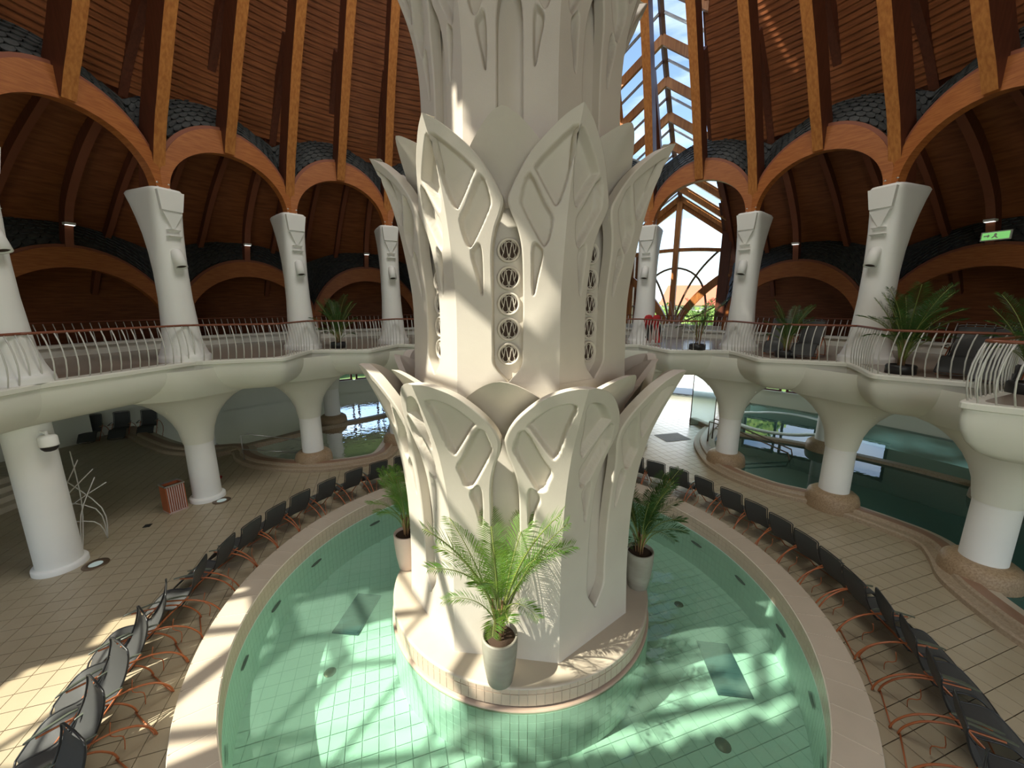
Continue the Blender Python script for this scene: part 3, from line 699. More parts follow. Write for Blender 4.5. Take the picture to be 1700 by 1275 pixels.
# ------------------------------------------------------------------ columns
def sect(n,ri,ro,w_,e):
    o=[]
    for k in range(n):
        a=2*PI*k/n; c_,s_=cos(a),sin(a); x=abs(c_)**(2/e)*(1 if c_>0 else -1); y=abs(s_)**(2/e)*(1 if s_>0 else -1)
        o.append((y*w_, (x*ro if x>0 else x*ri)))
    return o       # (tangential, radial)
UP=[(0,.62,.62,.62,2),(.14,.60,.60,.60,2),(.18,.56,.56,.56,2),(.35,.50,.50,.50,2),(.6,.44,.44,.44,2),(1.0,.41,.41,.41,2),(1.7,.38,.39,.37,2),(2.4,.36,.41,.355,2.2),(2.9,.36,.46,.35,2.6),(3.4,.37,.58,.345,3.2),(3.8,.40,.72,.35,3.8),(4.15,.45,.86,.36,4.5),(4.42,.5,1.0,.37,5),(4.47,.47,.97,.34,5)]
N=40; mb=MB(); rows=[]
zs=[]
for i in range(len(UP)-1):
    for k in range(3): zs.append(UP[i][0]+(UP[i+1][0]-UP[i][0])*k/3)
zs.append(UP[-1][0])
for z in zs:
    q=[ip(z,[u[0] for u in UP],[u[j] for u in UP]) for j in range(1,5)]
    s_=sect(N,*q); rows.append([(x,y,z) for x,y in s_]+[(s_[0][0],s_[0][1],z)])
mb.grid(rows,smooth=True); mb.add([Vector(v) for v in rows[-1][:N]],[tuple(range(N))])
upm=mb.mesh('shaft','white')
def wedge(w0,w1,z0,z1,y0,y1,yb):     # front face ledge: top width w0 at z1 depth y1, bottom width w1 at z0 depth y0
    m=MB(); v=[(-w1,y0,z0),(w1,y0,z0),(w0,y1,z1),(-w0,y1,z1),(-w1,yb,z0),(w1,yb,z0),(w0,yb,z1),(-w0,yb,z1)]
    m.add(v,[(0,1,2,3),(4,0,3,7),(1,5,6,2),(3,2,6,7),(0,4,5,1)]); return m
capm=wedge(.30,.24,3.93,4.40,-.50,-.555,-.3).mesh('brow_block','white')
trim_=wedge(.22,.03,3.5,3.88,-.42,-.50,-.3).mesh('nose_relief','white')
l1m=wedge(.15,.10,3.42,3.47,-.37,-.47,-.3).mesh('ledge','white'); l2m=wedge(.17,.12,3.26,3.31,-.37,-.47,-.3).mesh('ledge','white')
lm=MB(); 
Rx=Matrix.Rotation(rad(-20),4,'X')
def lath_pts(prof,n):
    m=MB(); m.lathe(prof,n); return m
lp=lath_pts([(.02,.50),(.08,.49),(.125,.44),(.135,.3),(.14,0),(.115,0),(.11,.1),(.001,.12)],18)
lp.v=[tuple(Rx@Vector(v)+Vector((0,-.5,2.52))) for v in lp.v]; lpm=lp.mesh('lamp_tube','white')
lv=MB(); lv.lathe([(.112,.03),(.001,.03)],18); lv.v=[tuple(Rx@Vector(v)+Vector((0,-.5,2.52))) for v in lv.v]; lvm=lv.mesh('lamp_hollow_disc','dark')  # dark disc put in for the shade inside the open tube
colnames={-87.5:'cut by the left edge of the frame',-68:'second from the left edge',-48.5:'beside the palm left of the pillar',-29.5:'touching the left outline of the pillar',-9.5:'hidden directly behind the pillar, left',10.5:'hidden directly behind the pillar, right',30.5:'standing before the glazed gable window',50:'right of the glazed gable window',70:'large, with the exit sign to its right',89:'at the right edge of the frame'}
for a,lb in colnames.items():
    t=thing('gallery_column','white gallery column with fin capital, '+lb,'column',P(a,10.2,G),-rad(a),group=None,kind='thing')
    obj('shaft',upm,None,t); obj('brow_block',capm,None,t); obj('nose_relief',trim_,None,t); obj('ledge',l1m,None,t); obj('ledge',l2m,None,t); o=obj('lamp_tube',lpm,None,t); obj('lamp_hollow_disc',lvm,None,o)
    m=MB(); 
    for dx in (-.12,.14):
        m.lathe([(.03,0),(.03,.06),(.012,.06),(.012,.13),(.035,.15),(.001,.19)],8,c=(dx,-.25,4.47))
    obj('tie_bolt',m,'metal',t)
# lower columns
lo=MB(); prof=[(.37,0),(.36,1.8),(.365,1.86)]; lo.lathe(prof,36); lom=lo.mesh('shaft','white')
fl=MB(); pf=[(.375,1.86)]+[(.385+1.30*(1-cos(rad(t)))+.01,1.86+1.62*sin(rad(t))) for t in (5,15,25,35,45,55,62,68,73,77)]; pf.append((pf[-1][0]+.01,4.2))
fl.lathe(pf,64,fn=lambda a,z:1+.30*max(0,min(1,(z-2.2)/1.2))*(abs(cos(a))**1.5-.45+(.25 if sin(a)>.3 else 0))); flm=fl.mesh('flared_head','cream')
co=MB()
for sx in (-1,1):
    for (x,y,z,w_) in ((.42,-.52,3.02,.17),(.80,-.36,3.20,.15)):
        A_=Vector((sx*x,y,z)); co.add([A_+Vector((-w_,-.10,.12)),A_+Vector((w_,-.02,.14)),A_+Vector((0,.10,-.26)),A_+Vector((0,.25,.1))],[(0,2,1),(0,3,2),(1,2,3),(0,1,3)])
com=co.mesh('coffer_wedge','cream')
bs=MB(); bs.lathe([(.46,0),(.46,.10),(.44,.13),(.36,.14)],36); bsm=bs.mesh('base_ring','white')
dr_=MB(); dr_.lathe([(.66,-.9),(.66,.0),(.64,.30),(.60,.44),(.5,.52),(.36,.54)],36); drm=dr_.mesh('mosaic_drum','mosaic')
lows=[(-85.6,10.66,'base','on the tiled floor at far left, tallest in view'),(-67.1,10.55,'base','beside the slatted waste bin'),(-48.5,10.3,'drum','on a mosaic drum at the kerb of the left pool'),(-29.5,10.3,'drum','hidden behind the pillar left flank'),
(-38,14.9,'drum','farther back inside the left pool'),(-57.5,15.4,'base','far left behind the bin'),(30.5,10.3,'base','hidden behind the pillar right flank'),(49.8,10.35,'drum','on a mosaic drum next to the glass door'),(69.2,10.1,'drum','on a mosaic drum at the kerb of the right pool'),(88,10.1,'drum','nearest the right edge, on a mosaic drum'),(57.8,14.95,'drum','farther back inside the right pool'),(76,15,'drum','deep in the right pool'),(-74.5,15.75,'base','behind the nearest left column by the stairs')]
for a,r,b,lb in lows:
    t=thing('support_column','lower cream support column '+lb,'column',P(a,r,0),-rad(a),kind='thing')
    if a==-85.6:
        m=MB(); m.lathe([(.385,0),(.375,3.5)],36); obj('shaft',m,'white',t)
    else:
        obj('shaft',lom,None,t); obj('flared_head',flm,None,t); obj('coffer_wedge',com,None,t)
    obj('base_ring' if b=='base' else 'mosaic_drum',bsm if b=='base' else drm,None,t)

# ------------------------------------------------------------------ carved lotus pillar
PHI=15.1; K=cos(PI/8); T8=math.tan(PI/8)
pz=.452
VR={1:([.4,1.5,2.4,3.0,3.4,3.9,4.3,4.6,4.95,5.2],[2.2,2.16,2.17,2.22,2.28,2.40,2.55,2.68,2.84,2.95]),
    2:([4.3,4.65,5.8,6.2,6.75,7.17,7.6,7.9,8.15,8.4],[1.94,1.93,1.90,1.92,2.0,2.08,2.2,2.33,2.45,2.58]),
    3:([7.2,7.7,8.8,9.3,9.7,10.0,10.3,10.7,10.95,11.2],[1.68,1.67,1.64,1.65,1.70,1.78,1.90,2.1,2.22,2.35])}
def AP(t,z): return smooth_ip(z,*VR[t])*K
OUT={1:[(1.0,0),(1.32,.19),(1.6,.205),(3.2,.205),(3.5,.18),(3.75,.12),(3.95,.05),(4.14,.025),(4.27,.06),(4.4,.13),(4.52,.22),(4.68,.38),(4.80,.53),(4.88,.68),(4.94,.85),(4.965,.97)],
     2:[(4.84,0),(5.08,.19),(5.3,.21),(6.4,.21),(6.7,.195),(6.94,.14),(7.1,.07),(7.25,.03),(7.38,.08),(7.55,.18),(7.7,.29),(7.85,.44),(7.98,.61),(8.07,.75),(8.15,.925)],
     3:[(7.75,0),(7.95,.15),(8.1,.17),(9.3,.17),(9.55,.16),(9.75,.12),(9.9,.06),(10.05,.03),(10.15,.07),(10.3,.15),(10.45,.25),(10.6,.38),(10.75,.53),(10.86,.66),(10.95,.82)]}
S1=[[(.95,4.73),(.66,4.68),(.38,4.43),(.40,4.36),(.65,3.95),(.70,3.92),(.76,4.03),(.86,4.41)],
    [(.30,4.33),(.17,4.07),(.20,3.9),(.44,3.42),(.50,3.37),(.58,3.39),(.61,3.5),(.66,3.68),(.55,3.87)],
    [(.37,3.38),(.34,3.16),(.36,2.72),(.43,3.0),(.50,3.2),(.46,3.33)]]
S2=[[(.88,7.96),(.64,7.82),(.40,7.62),(.41,7.54),(.60,7.22),(.65,7.18),(.72,7.30),(.82,7.64)],
    [(.31,7.53),(.20,7.27),(.25,7.1),(.45,6.75),(.51,6.71),(.56,6.80),(.60,7.03),(.50,7.2)],
    [(.36,6.72),(.34,6.5),(.355,6.08),(.41,6.3),(.48,6.6),(.43,6.70)]]
SH={1:S1,2:S2,3:[[(q*.90,(z-8.15)*.97+10.95) for q,z in s] for s in S2]}
def pdist(x,y,poly):
    d=1e9; ins=False; n=len(poly); j=n-1
    for i in range(n):
        ax,ay=poly[j]; bx,by=poly[i]; vx,vy=bx-ax,by-ay; t=max(0,min(1,((x-ax)*vx+(y-ay)*vy)/(vx*vx+vy*vy)))
        d=min(d,math.hypot(x-ax-t*vx,y-ay-t*vy))
        if (ay>y)!=(by>y) and x<(bx-ax)*(y-ay)/(by-ay)+ax: ins=not ins
        j=i
    return -d if ins else d
def rounded(poly,k=3):
    pts=crom([(a,b,0) for a,b in poly],k,closed=True); return [(p.x,p.y) for p in pts]
def petal(tier):
    zo=[o[0] for o in OUT[tier]]; qo=[o[1] for o in OUT[tier]]
    polys=[rounded(p) for p in SH[tier]]
    boxes=[(min(a for a,b in p)-.1,max(a for a,b in p)+.1,min(b for a,b in p)-.1,max(b for a,b in p)+.1) for p in polys]
    z0,z1=zo[0],zo[-1]; n=215; mb=MB(); thick=.17
    zs=[z0+(z1-z0)*(1-(1-i/n)**1.25) for i in range(n+1)]
    NU=42
    for side in (1,-1):
        a=rad(22.5)*side; nx,ny=cos(a),sin(a); tx,ty=sin(a)*side,-cos(a)*side     # t points towards the vertex
        front=[]; back=[]
        for z in zs:
            ap=AP(tier,z); qv=ap*T8; qe=min(smooth_ip(z,zo,qo),qv) if z<z1-1e-6 else qv-.0
            if z>=z1-1e-6: qe=qo[-1]
            fr=[]; bk=[]
            for k in range(NU+1):
                q=qv+(qe-qv)*k/NU; h=0
                for p,b in zip(polys,boxes):
                    if b[0]<q<b[1] and b[2]<z<b[3]:
                        d=pdist(q,z,p); h=max(h,max(0,min(1,.5-d/.03)))
                h=h*h*(3-2*h)*.13
                # rounded outer edge
                e=(q-qe); 
                if k==NU: h+=.02
                aa=ap-h; fr.append((nx*aa+tx*q,ny*aa+ty*q,z))
                bb=ap-thick; qb=q if k<NU else q; 
                if k==0: qb=bb*T8
                bk.append((nx*bb+tx*min(q,bb*T8 if k==0 else q),ny*bb+ty*min(q,bb*T8 if k==0 else q),z))
            front.append(fr); back.append([bk[0],bk[NU//2],bk[NU]])
        mb.grid(front,smooth=True,flip=(side==1)); mb.grid(back,smooth=True,flip=(side==-1))
        rim=[[front[i][NU],back[i][2]] for i in range(n+1)]; mb.grid(rim,smooth=False,mi=0)
        mb.add(list(front[-1])+[back[-1][2],back[-1][1],back[-1][0]],[tuple(range(NU+4))])
    return mb.mesh('petal','plaster')
def sepal(tier):        # second row petal set on the middle of a face
    zt={1:5.0,2:8.2,3:11.0}[tier]; rt={1:2.42,2:2.16,3:1.95}[tier]; zb={1:4.12,2:7.22,3:10.02}[tier]; wmax={1:.60,2:.56,3:.50}[tier]
    mb=MB(); n=26; NU=10; fr=[]; bk=[]
    for i in range(n+1):
        v=i/n; z=zb+(zt-zb)*(1-(1-v)**1.35); d=(zt-z)/(zt-zb)
        w_=wmax*min(1,(d*2.3)**.62) if d>0 else 0.0
        w_=min(w_,wmax)
        a_b={1:1.79,2:1.565,3:1.35}[tier]; ap=a_b+.05+(rt-a_b-.05)*(1-d)**1.35
        rr=[];rb=[]
        for k in range(NU+1):
            s_=-w_+2*w_*k/NU; bulge=.10*(1-(abs(s_)/max(wmax,.01))**1)*(1-d*.6)
            rr.append((ap+bulge-.05,s_,z)); rb.append((ap+bulge-.17,s_,z-.02))
        fr.append(rr); bk.append(rb)
    mb.grid(fr,smooth=True); mb.grid(bk,smooth=True,flip=True)
    for e in (0,NU): mb.grid([[fr[i][e],bk[i][e]] for i in range(n+1)],smooth=False)
    return mb.mesh('inner_petal','plaster')
pil=thing('lotus_pillar','huge carved white octagonal pillar with tiers of lotus petals in the round pool','pillar',(CX,CY,pz),kind='thing')
def octa(rows,name,mt='plaster',par=pil,zoff=0):
    mb=MB(); R=[]
    for z,r in rows:
        R.append([(r*sin(rad(PHI+45*k)),-r*cos(rad(PHI+45*k)),z-pz) for k in range(9)])
    mb.grid(R,smooth=False); return obj(name,mb,mt,par)
octa([(pz,2.2),(.75,AP(1,.75)/K),(1.0,AP(1,1.0)/K)],'plinth')
core=[]
for z in [.5,.9,1.5,2.4,3.0,3.6,4.2]: core.append((z,ip(z,*VR[1])-.20 if z<3 else 2.0))
core=[(.5,1.98),(3.0,1.97),(4.3,1.96),(4.55,1.93),(4.7,1.93)]
octa([(z,r) for z,r in core],'core')
octa([(4.4,1.935),(4.84,1.93)],'core'); 
octa([(4.6,1.74),(6.5,1.72),(7.4,1.70),(7.75,1.66)],'core')
octa([(7.6,1.50),(11,1.46),(13,1.40)],'core'); octa([(10.9,1.46),(13.5,1.38),(19,1.2)],'core')
# the pointed bottoms of the recessed strips: plinth collars cut to a V
def collar(tier,zlow,zhigh):
    mb=MB()
    for side in (1,-1):
        a=rad(22.5)*side; nx,ny=cos(a),sin(a); tx,ty=sin(a)*side,-cos(a)*side
        rows=[]
        for z in [zlow+(zhigh-zlow)*i/6 for i in range(7)]:
            ap=AP(tier,z); qe=smooth_ip(z,[o[0] for o in OUT[tier]],[o[1] for o in OUT[tier]])
            rows.append([(nx*ap+tx*q,ny*ap+ty*q,z) for q in (ap*T8,0)])
        mb.grid(rows,smooth=False,flip=(side==1))
    return mb
PET={t:petal(t) for t in (1,2,3)}; SEP={t:sepal(t) for t in (1,2,3)}
for t in (1,2,3):
    for k in range(8):
        an=PHI+45*k       # measured from -Y towards +X
        o=obj('petal',PET[t],None,pil,loc=(0,0,-pz),rotz=rad(an-90))
        o2=obj('inner_petal',SEP[t],None,pil,loc=(0,0,-pz),rotz=rad(an+22.5-90))
octa([(4.3,1.93),(4.62,1.93),(4.85,1.93)],'neck_ring'); octa([(7.5,1.66),(7.78,1.665)],'neck_ring')
# grilles in tier 2 strips
gr=MB(); gr.lathe([(.165,0),(.165,.03),(.155,.045),(.145,.045),(.130,.03),(.128,.005)],28)
def tocirc(m):  # z axis -> local -y face normal handled by rotation
    return m
gm=gr.mesh('grille_ring','plaster')
gd=MB(); gd.lathe([(.13,.006),(.0005,.006)],24); gdm=gd.mesh('grille_dark_disc','dark')  # shade of the hollow behind the loops, put in as a dark disc
def loop_pts(cx_,up):
    o=[]
    for k in range(15):
        t=k/14; a=PI*(t*1.3-.15)
    top=.062; 
    pts=[]
    y0=-.115*up; 
    for k in range(19):
        a=-PI*.28+(PI*1.56)*k/18
        pts.append((cx_+.038*cos(a),up*(.062+.038*sin(a)),.02))
    return [(cx_+.004,y0,.02)]+pts+[(cx_-.004,y0,.02)]
gl=MB()
for cx_,up in ((0,1),(-.042,-1),(.042,-1)):
    gl.tube([(x*1.1,y*1.1,z) for x,y,z in loop_pts(cx_,up)],.0055,5)
for s_ in (-1,1):
    gl.tube([(s_*.046,.112,.02),(s_*.075,.098,.02),(s_*.100,.06,.02),(s_*.095,.02,.02),(s_*.075,-.03,.02)],.0065,5)
glm=gl.mesh('grille_loops','plaster')
for k in range(8):
    an=PHI+22.5+45*k; a=rad(an); n=Vector((sin(a),-cos(a),0)); q=n.to_track_quat('Z','Y')
    for z in (6.68,6.31,5.955,5.60,5.245):
        ap=ip(z,[4.6,6.5,7.4],[1.74,1.72,1.70])*K
        g=obj('grille',gm,None,pil); g.location=n*(ap+.014)+Vector((0,0,z-pz)); g.rotation_euler=q.to_euler()
        obj('grille_dark_disc',gdm,None,g); obj('grille_loops',glm,None,g)
# platform
plat=thing('pillar_platform','round tiled platform carrying the pillar in the middle of the pool','platform',(CX,CY,0),kind='thing')
mb=MB(); mb.lathe([(1.6,.452),(2.50,.452),(2.54,.44),(2.54,.42)],96); obj('platform_top',mb,'coping',plat)
mb=MB(); mb.lathe([(2.525,.43),(2.525,.12)],96); obj('band_bed',mb,'groutw',plat)
wallring(2.525,.345,.435,124,1,False,'band_tile','band',plat,limit=70,ang=(95,265),gap=.007)
wallring(2.525,.135,.338,124,1,False,'band_tile','band',plat,limit=70,ang=(95,265),gap=.007)
mb=MB(); mb.lathe([(2.53,.125),(2.46,.12),(2.46,.09)],96); obj('overflow_gap',mb,'dark',plat)
mb=MB(); mb.lathe([(2.46,.09),(2.56,.09),(2.575,.075),(2.575,.03)],96); obj('lower_lip',mb,'band',plat)
mb=MB(); mb.lathe([(2.565,.03),(2.565,-.88)],96); obj('lower_bed',mb,'groutw',plat)
wallring(2.565,-.88,.03,124,6,False,'lower_tile','ptile',plat,limit=300,ang=(100,260),gap=.008)

# ------------------------------------------------------------------ palms
def frond_mesh(L,droop,nl,mt,seed,lw=.0046,ll=.21,narrow=1.0):
    rnd=random.Random(seed); mb=MB(); pts=[]
    x=z=0
    for k in range(13):
        pts.append(Vector((x,0,z))); e=rad(80-droop*(k/12)**1.3); x+=L/12*cos(e); z+=L/12*sin(e)
    mb.tube(pts,.006,4,mi=1,rr=[.009*(1-.8*k/12)+.0015 for k in range(13)])
    def at(t):
        s_=t*12; i=min(11,int(s_)); return pts[i]+(pts[i+1]-pts[i])*(s_-i),(pts[i+1]-pts[i]).normalized()
    for k in range(nl):
        t=.26+.74*k/(nl-1); p,d=at(min(.999,t)); l=ll*(sin(PI*min(1,(t-.16)/.92))**.55)*rnd.uniform(.88,1.08)
        up=d.cross(Vector((0,1,0))).normalized(); up=up if up.z>0 else -up
        for s_ in (-1,1):
            dr=(Vector((0,s_,0))*.80*narrow+d*.62+up*rnd.uniform(.05,.28)).normalized()
            q1=p+dr*l*.5+Vector((0,0,.0)); q2=p+dr*l+Vector((0,0,-l*.13)); w_=d*lw
            mb.add([p-w_*.4,p+w_*.4,q1+w_,q2,q1-w_],[(0,1,2,3,4)])
    return mb.mesh('frond',[mt,'rachis'])
FR={}
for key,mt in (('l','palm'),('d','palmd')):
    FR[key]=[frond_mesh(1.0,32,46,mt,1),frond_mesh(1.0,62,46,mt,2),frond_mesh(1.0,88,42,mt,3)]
def palm(loc,h,nf,spread,key,label,potkind,seed,stem_h=.35,lean=None,group=None,pot_h=None):
    rnd=random.Random(seed); t=thing('potted_palm',label,'plant',loc,0,group)
    if potkind=='tall': 
        H=.80; prof=[(.155,0),(.19,.02),(.235,.3),(.262,.6),(.265,.78),(.262,.80),(.235,.80),(.225,.74)]; mt='pot'
    elif potkind=='pink':
        H=.80; prof=[(.155,0),(.19,.02),(.235,.3),(.262,.6),(.265,.78),(.262,.80),(.235,.80),(.225,.74)]; mt='potp'
    elif potkind=='black':
        H=.2; prof=[(.23,0),(.27,.0),(.27,.17),(.25,.2),(.22,.2),(.21,.16)]; mt='black'
    else:
        H=.55; prof=[(.22,0),(.25,.02),(.28,.12),(.24,.2),(.30,.4),(.36,.52),(.36,.55),(.30,.55),(.28,.5)]; mt='urn'
    m=MB(); m.lathe([(.001,0)]+prof,32); obj('pot',m,mt,t)
    m=MB(); m.lathe([(prof[-1][0]+.01,0),(.001,.015)],20); o=obj('soil',m,'soil',t); o.location=(0,0,prof[-1][1])
    zb=prof[-1][1]
    m=MB()
    for k in range(9):
        a=2*PI*k/9+rnd.random(); r=.06*rnd.random()+.02; m.tube([(r*cos(a),r*sin(a),zb),(r*1.3*cos(a),r*1.3*sin(a),zb+stem_h*.6),(r*2*cos(a),r*2*sin(a),zb+stem_h*rnd.uniform(.9,1.3))],.013,5)
    obj('stems',m,'stem',t)
    for k in range(nf):
        a=k*2.39996+rnd.uniform(-.3,.3); kind=0 if k<nf*.35 else (1 if k<nf*.7 else 2)
        fo=obj('frond',FR[key][kind],None,t); s_=h*rnd.uniform(.85,1.08)*(1.0,.84,.62)[kind]
        tilt={0:rnd.uniform(-6,8),1:rnd.uniform(-4,14),2:rnd.uniform(0,24)}[kind]*spread
        fo.rotation_euler=(0,rad(tilt),a); fo.scale=(s_,s_*.95,s_); fo.location=(.04*cos(a),.04*sin(a),zb+stem_h*rnd.uniform(.15,.8))
    return t
palm((-.18,4.86,.452),1.85,20,1.0,'l','tall feathery palm in a grey clay planter at the front of the pillar','tall',3,stem_h=.5)
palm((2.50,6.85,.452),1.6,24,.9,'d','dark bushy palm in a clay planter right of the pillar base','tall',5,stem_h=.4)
palm((-2.22,7.45,.452),1.5,22,.9,'l','sunlit palm in a pinkish planter left of the pillar base','pink',9,stem_h=.4)
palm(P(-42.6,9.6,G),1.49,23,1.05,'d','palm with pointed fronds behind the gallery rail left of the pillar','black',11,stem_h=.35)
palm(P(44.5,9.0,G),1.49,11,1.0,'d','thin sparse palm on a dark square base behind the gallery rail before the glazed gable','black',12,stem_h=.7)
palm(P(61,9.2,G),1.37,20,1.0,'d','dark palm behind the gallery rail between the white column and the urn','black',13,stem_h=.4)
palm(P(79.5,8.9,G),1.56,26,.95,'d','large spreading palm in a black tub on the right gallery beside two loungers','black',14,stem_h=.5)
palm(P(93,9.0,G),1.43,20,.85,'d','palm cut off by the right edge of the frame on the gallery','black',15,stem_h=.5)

# ------------------------------------------------------------------ sun loungers (x = away from the pool)
def lounger_proto():
    t=thing('sun_lounger','x','lounger')
    bk=crom([(-.02,0,1.06),(-.01,0,.96),(.05,0,.76),(.16,0,.55),(.26,0,.42)],4)
    st=crom([(.26,0,.42),(.42,0,.39),(.60,0,.43),(.74,0,.41),(.90,0,.27),(1.04,0,.12)],4)
    def sling(pts,w_,mt,name):
        m=MB(); rows=[]
        for i,p in enumerate(pts):
            d=(pts[min(i+1,len(pts)-1)]-pts[max(i-1,0)]).normalized(); n=Vector((d.z,0,-d.x))
            ww=w_*(.86 if i==0 and name=='backrest' else 1)
            rows.append([p+Vector((0,-ww,0))+n*.008,p+Vector((0,-ww*.5,0))-n*.018*0+n*-.0,p+n*-.006,p+Vector((0,ww*.5,0)),p+Vector((0,ww,0))+n*.008])
        m.grid(rows,smooth=True); m.grid([[v-Vector((0,0,.012)) for v in r] for r in rows],smooth=True,flip=True); return obj(name,m,mt,t)
    sling(bk,.265,'sling','backrest'); sling(st,.27,'sling','seat')
    m=MB(); L_=[p+Vector((0,-.285,0)) for p in bk[::-1]]+[Vector((-.03,-.24,1.085)),Vector((-.035,0,1.095)),Vector((-.03,.24,1.085))]+[p+Vector((0,.285,0)) for p in bk]
    m.tube(L_,.013,6); obj('back_frame',m,'frame',t)
    m=MB(); L_=[p+Vector((0,-.285,-.01)) for p in st]+[Vector((1.08,-.2,.08)),Vector((1.09,0,.07)),Vector((1.08,.2,.08))]+[p+Vector((0,.285,-.01)) for p in st[::-1]]
    m.tube(L_,.013,6); obj('seat_frame',m,'frame',t)
    for s_ in (-1,1):
        m=MB(); rows=[]
        for x,z,w_ in ((.12,.63,.018),(.2,.645,.028),(.4,.64,.03),(.56,.62,.026),(.6,.61,.012)):
            rows.append([(x,s_*.33-w_,z),(x,s_*.33,z+.014),(x,s_*.33+w_,z),(x,s_*.33,z-.014),(x,s_*.33-w_,z)])
        m.grid(rows,smooth=True); obj('armrest',m,'armrest',t)
        m=MB(); m.tube(crom([(.50,s_*.32,.60),(.25,s_*.32,.56),(0,s_*.32,.50),(-.22,s_*.32,.36),(-.36,s_*.32,.16),(-.40,s_*.32,.012)],3),.014,6); obj('leg',m,'leg',t)
        m=MB(); m.tube(crom([(.12,s_*.31,.60),(.34,s_*.31,.40),(.55,s_*.31,.2),(.72,s_*.31,.012)],3),.013,6); obj('leg',m,'leg',t)
    m=MB(); m.tube([(-.38,-.32,.03),(-.38,.32,.03)],.011,6); m.tube([(.70,-.31,.03),(.70,.31,.03)],.011,6); m.tube(crom([(-.05,.1,.48),(-.02,.12,.3),(-.12,.16,.2),(-.1,.2,.03)],3),.007,5)
    obj('cross_bar',m,'leg',t)
    return t
proto=lounger_proto(); index_kids(proto)
ordn=['nearest','second','third','fourth','fifth','sixth','seventh','eighth','ninth','tenth','eleventh','twelfth','thirteenth','fourteenth','fifteenth']
LA=[-124.5,-118.2,-112.2,-106.6,-101,-95,-88.2,-81.6,-75,-68.2,-60.6,-52.6,-45,-37.5]
RA=[128.5,121.5,115,109,103.5,98.2,92.6,86.4,80,73.5,66.8,59.2,51.9,45,38.5]
used=False
def place(th,r,jit,label,group,tilt=0,z=0):
    global used
    rot=rad(90-th)+rad(jit)
    if not used:
        used=True; proto.location=P(th,r,z); proto.rotation_euler=(0,0,rot); proto['label']=label; proto['group']=group; return proto
    return dup(proto,P(th,r,z),rot,label,group)
rnd=random.Random(4)
for k,a in enumerate(LA):
    extra=['in full sun','with its seat in the light','sunlit grey from behind','casting a long shadow','half in a sun stripe'][k] if k<5 else 'in shade'
    place(a,6.22 if k>4 else 6.4,[34,36,42,40,32,14,4,-2,-4,-3,0,2,-3,0][k]+rnd.uniform(-3,3),'charcoal sun lounger %s, %s from near end, left poolside row'%(extra,ordn[k]),'sun loungers in the row left of the round pool')
for k,a in enumerate(RA):
    place(a,6.22+.12*(k<5),rnd.uniform(-4,9)+(3 if k>4 else -14),'black sun lounger in shade, %s from near end of right poolside row'%ordn[k],'sun loungers in the row right of the round pool')
for k,(u,lb) in enumerate((((-18.9,17.0),'left one'),((-18.1,17.5),'middle one'),((-17.2,17.9),'right one'))):
    dup(proto,(u[0],u[1],0),rad(-62),'dark sun lounger against the far left wall, %s of the three'%lb,'three loungers by the far left wall')
for k,(a,r,ro,lb) in enumerate(((81.5,10.25,-158,'nearest the palm'),(86.3,9.95,-155,'nearest the right edge'),(62.3,10.1,-165,'behind the dark palm'),(57.3,10.2,-165,'near the white column'))):
    dup(proto,P(a,r,G),rad(90-a)+rad(ro),'olive mesh lounger up on the right gallery, '+lb,'loungers up on the gallery')

# towel draped lounger beside the gable window
t=thing('towel_draped_lounger','lounger draped with red and dark striped towels behind the gallery rail by the glazed gable','lounger',P(33.2,9.95,G),rad(20))
m=MB(); rows=[]
for i in range(9):
    z=.05+.95*i/8; rows.append([(-.38+.76*k/12+.03*sin(k*2.1+i*.7),-.05+.22*(i/8)**2+.03*sin(k*1.7),z) for k in range(13)])
for j in range(12): m.grid([[r_[j],r_[j+1]] for r_ in rows],mi=[0,1,2][j%3],smooth=True)
obj('striped_towel',m,['red','black','binslat'],t,label='red black and pale striped towel')
for s_ in (-1,1):
    m=MB(); m.lathe([(.001,.2),(.13,.17),(.19,.08),(.2,-.05),(.16,-.18),(.001,-.22)],16); o=obj('cushion',m,'red',t,label='round red cushion top'); o.location=(s_*.19,.14,.95); o.scale=(1,.55,1)
m=MB(); m.box((0,.3,.28),(.7,.5,.06)); 
for x in (-.3,.3):
    for y in (.1,.5): m.tube([(x,y,0),(x,y,.3)],.02,6)
obj('seat_base',m,'black',t)

# ------------------------------------------------------------------ urns and planters on the gallery
def urn(loc,label,h=1.0,box=False):
    t=thing('stone_urn',label,'urn',loc)
    m=MB(); m.lathe([(.001,0),(.34,0),(.36,.05),(.34,.10),(.30,.25),(.33,.45),(.30,.62),(.19,.78),(.17,.84),(.24,.96),(.27,1.0),(.23,1.0),(.2,.95),(.001,.9)],28); o=obj('urn_body',m,'urn',t); o.scale=(1,1,h); return t
urn(P(-46.2,10.5,G),'white baluster shaped urn beside the palm left of the pillar',.95)
urn(P(48.2,11.6,G),'white urn on the gallery just left of the column right of the gable',1.05)
urn(P(68.2,11.4,G),'white urn tucked behind the large right column',1.1)
urn(P(-64.5,11.6,G),'pale urn behind the second left column',1.0)
t=thing('white_planter','white square planter with bare crossed twigs in front of the gable window','planter',P(33,14.3,G))
m=MB(); m.lathe([(.001,0),(.42,0),(.5,.5),(.56,.55),(.56,.62),(.5,.62),(.48,.55),(.001,.55)],4,smooth=False); obj('box',m,'urn',t)
m=MB()
for k in range(12):
    a=k*.9; m.tube([(.1*cos(a),.1*sin(a),.5),(.35*cos(a+1.5),.35*sin(a+1.5),1.5+.2*sin(k))],.012,4)
obj('twigs',m,'binslat',t)

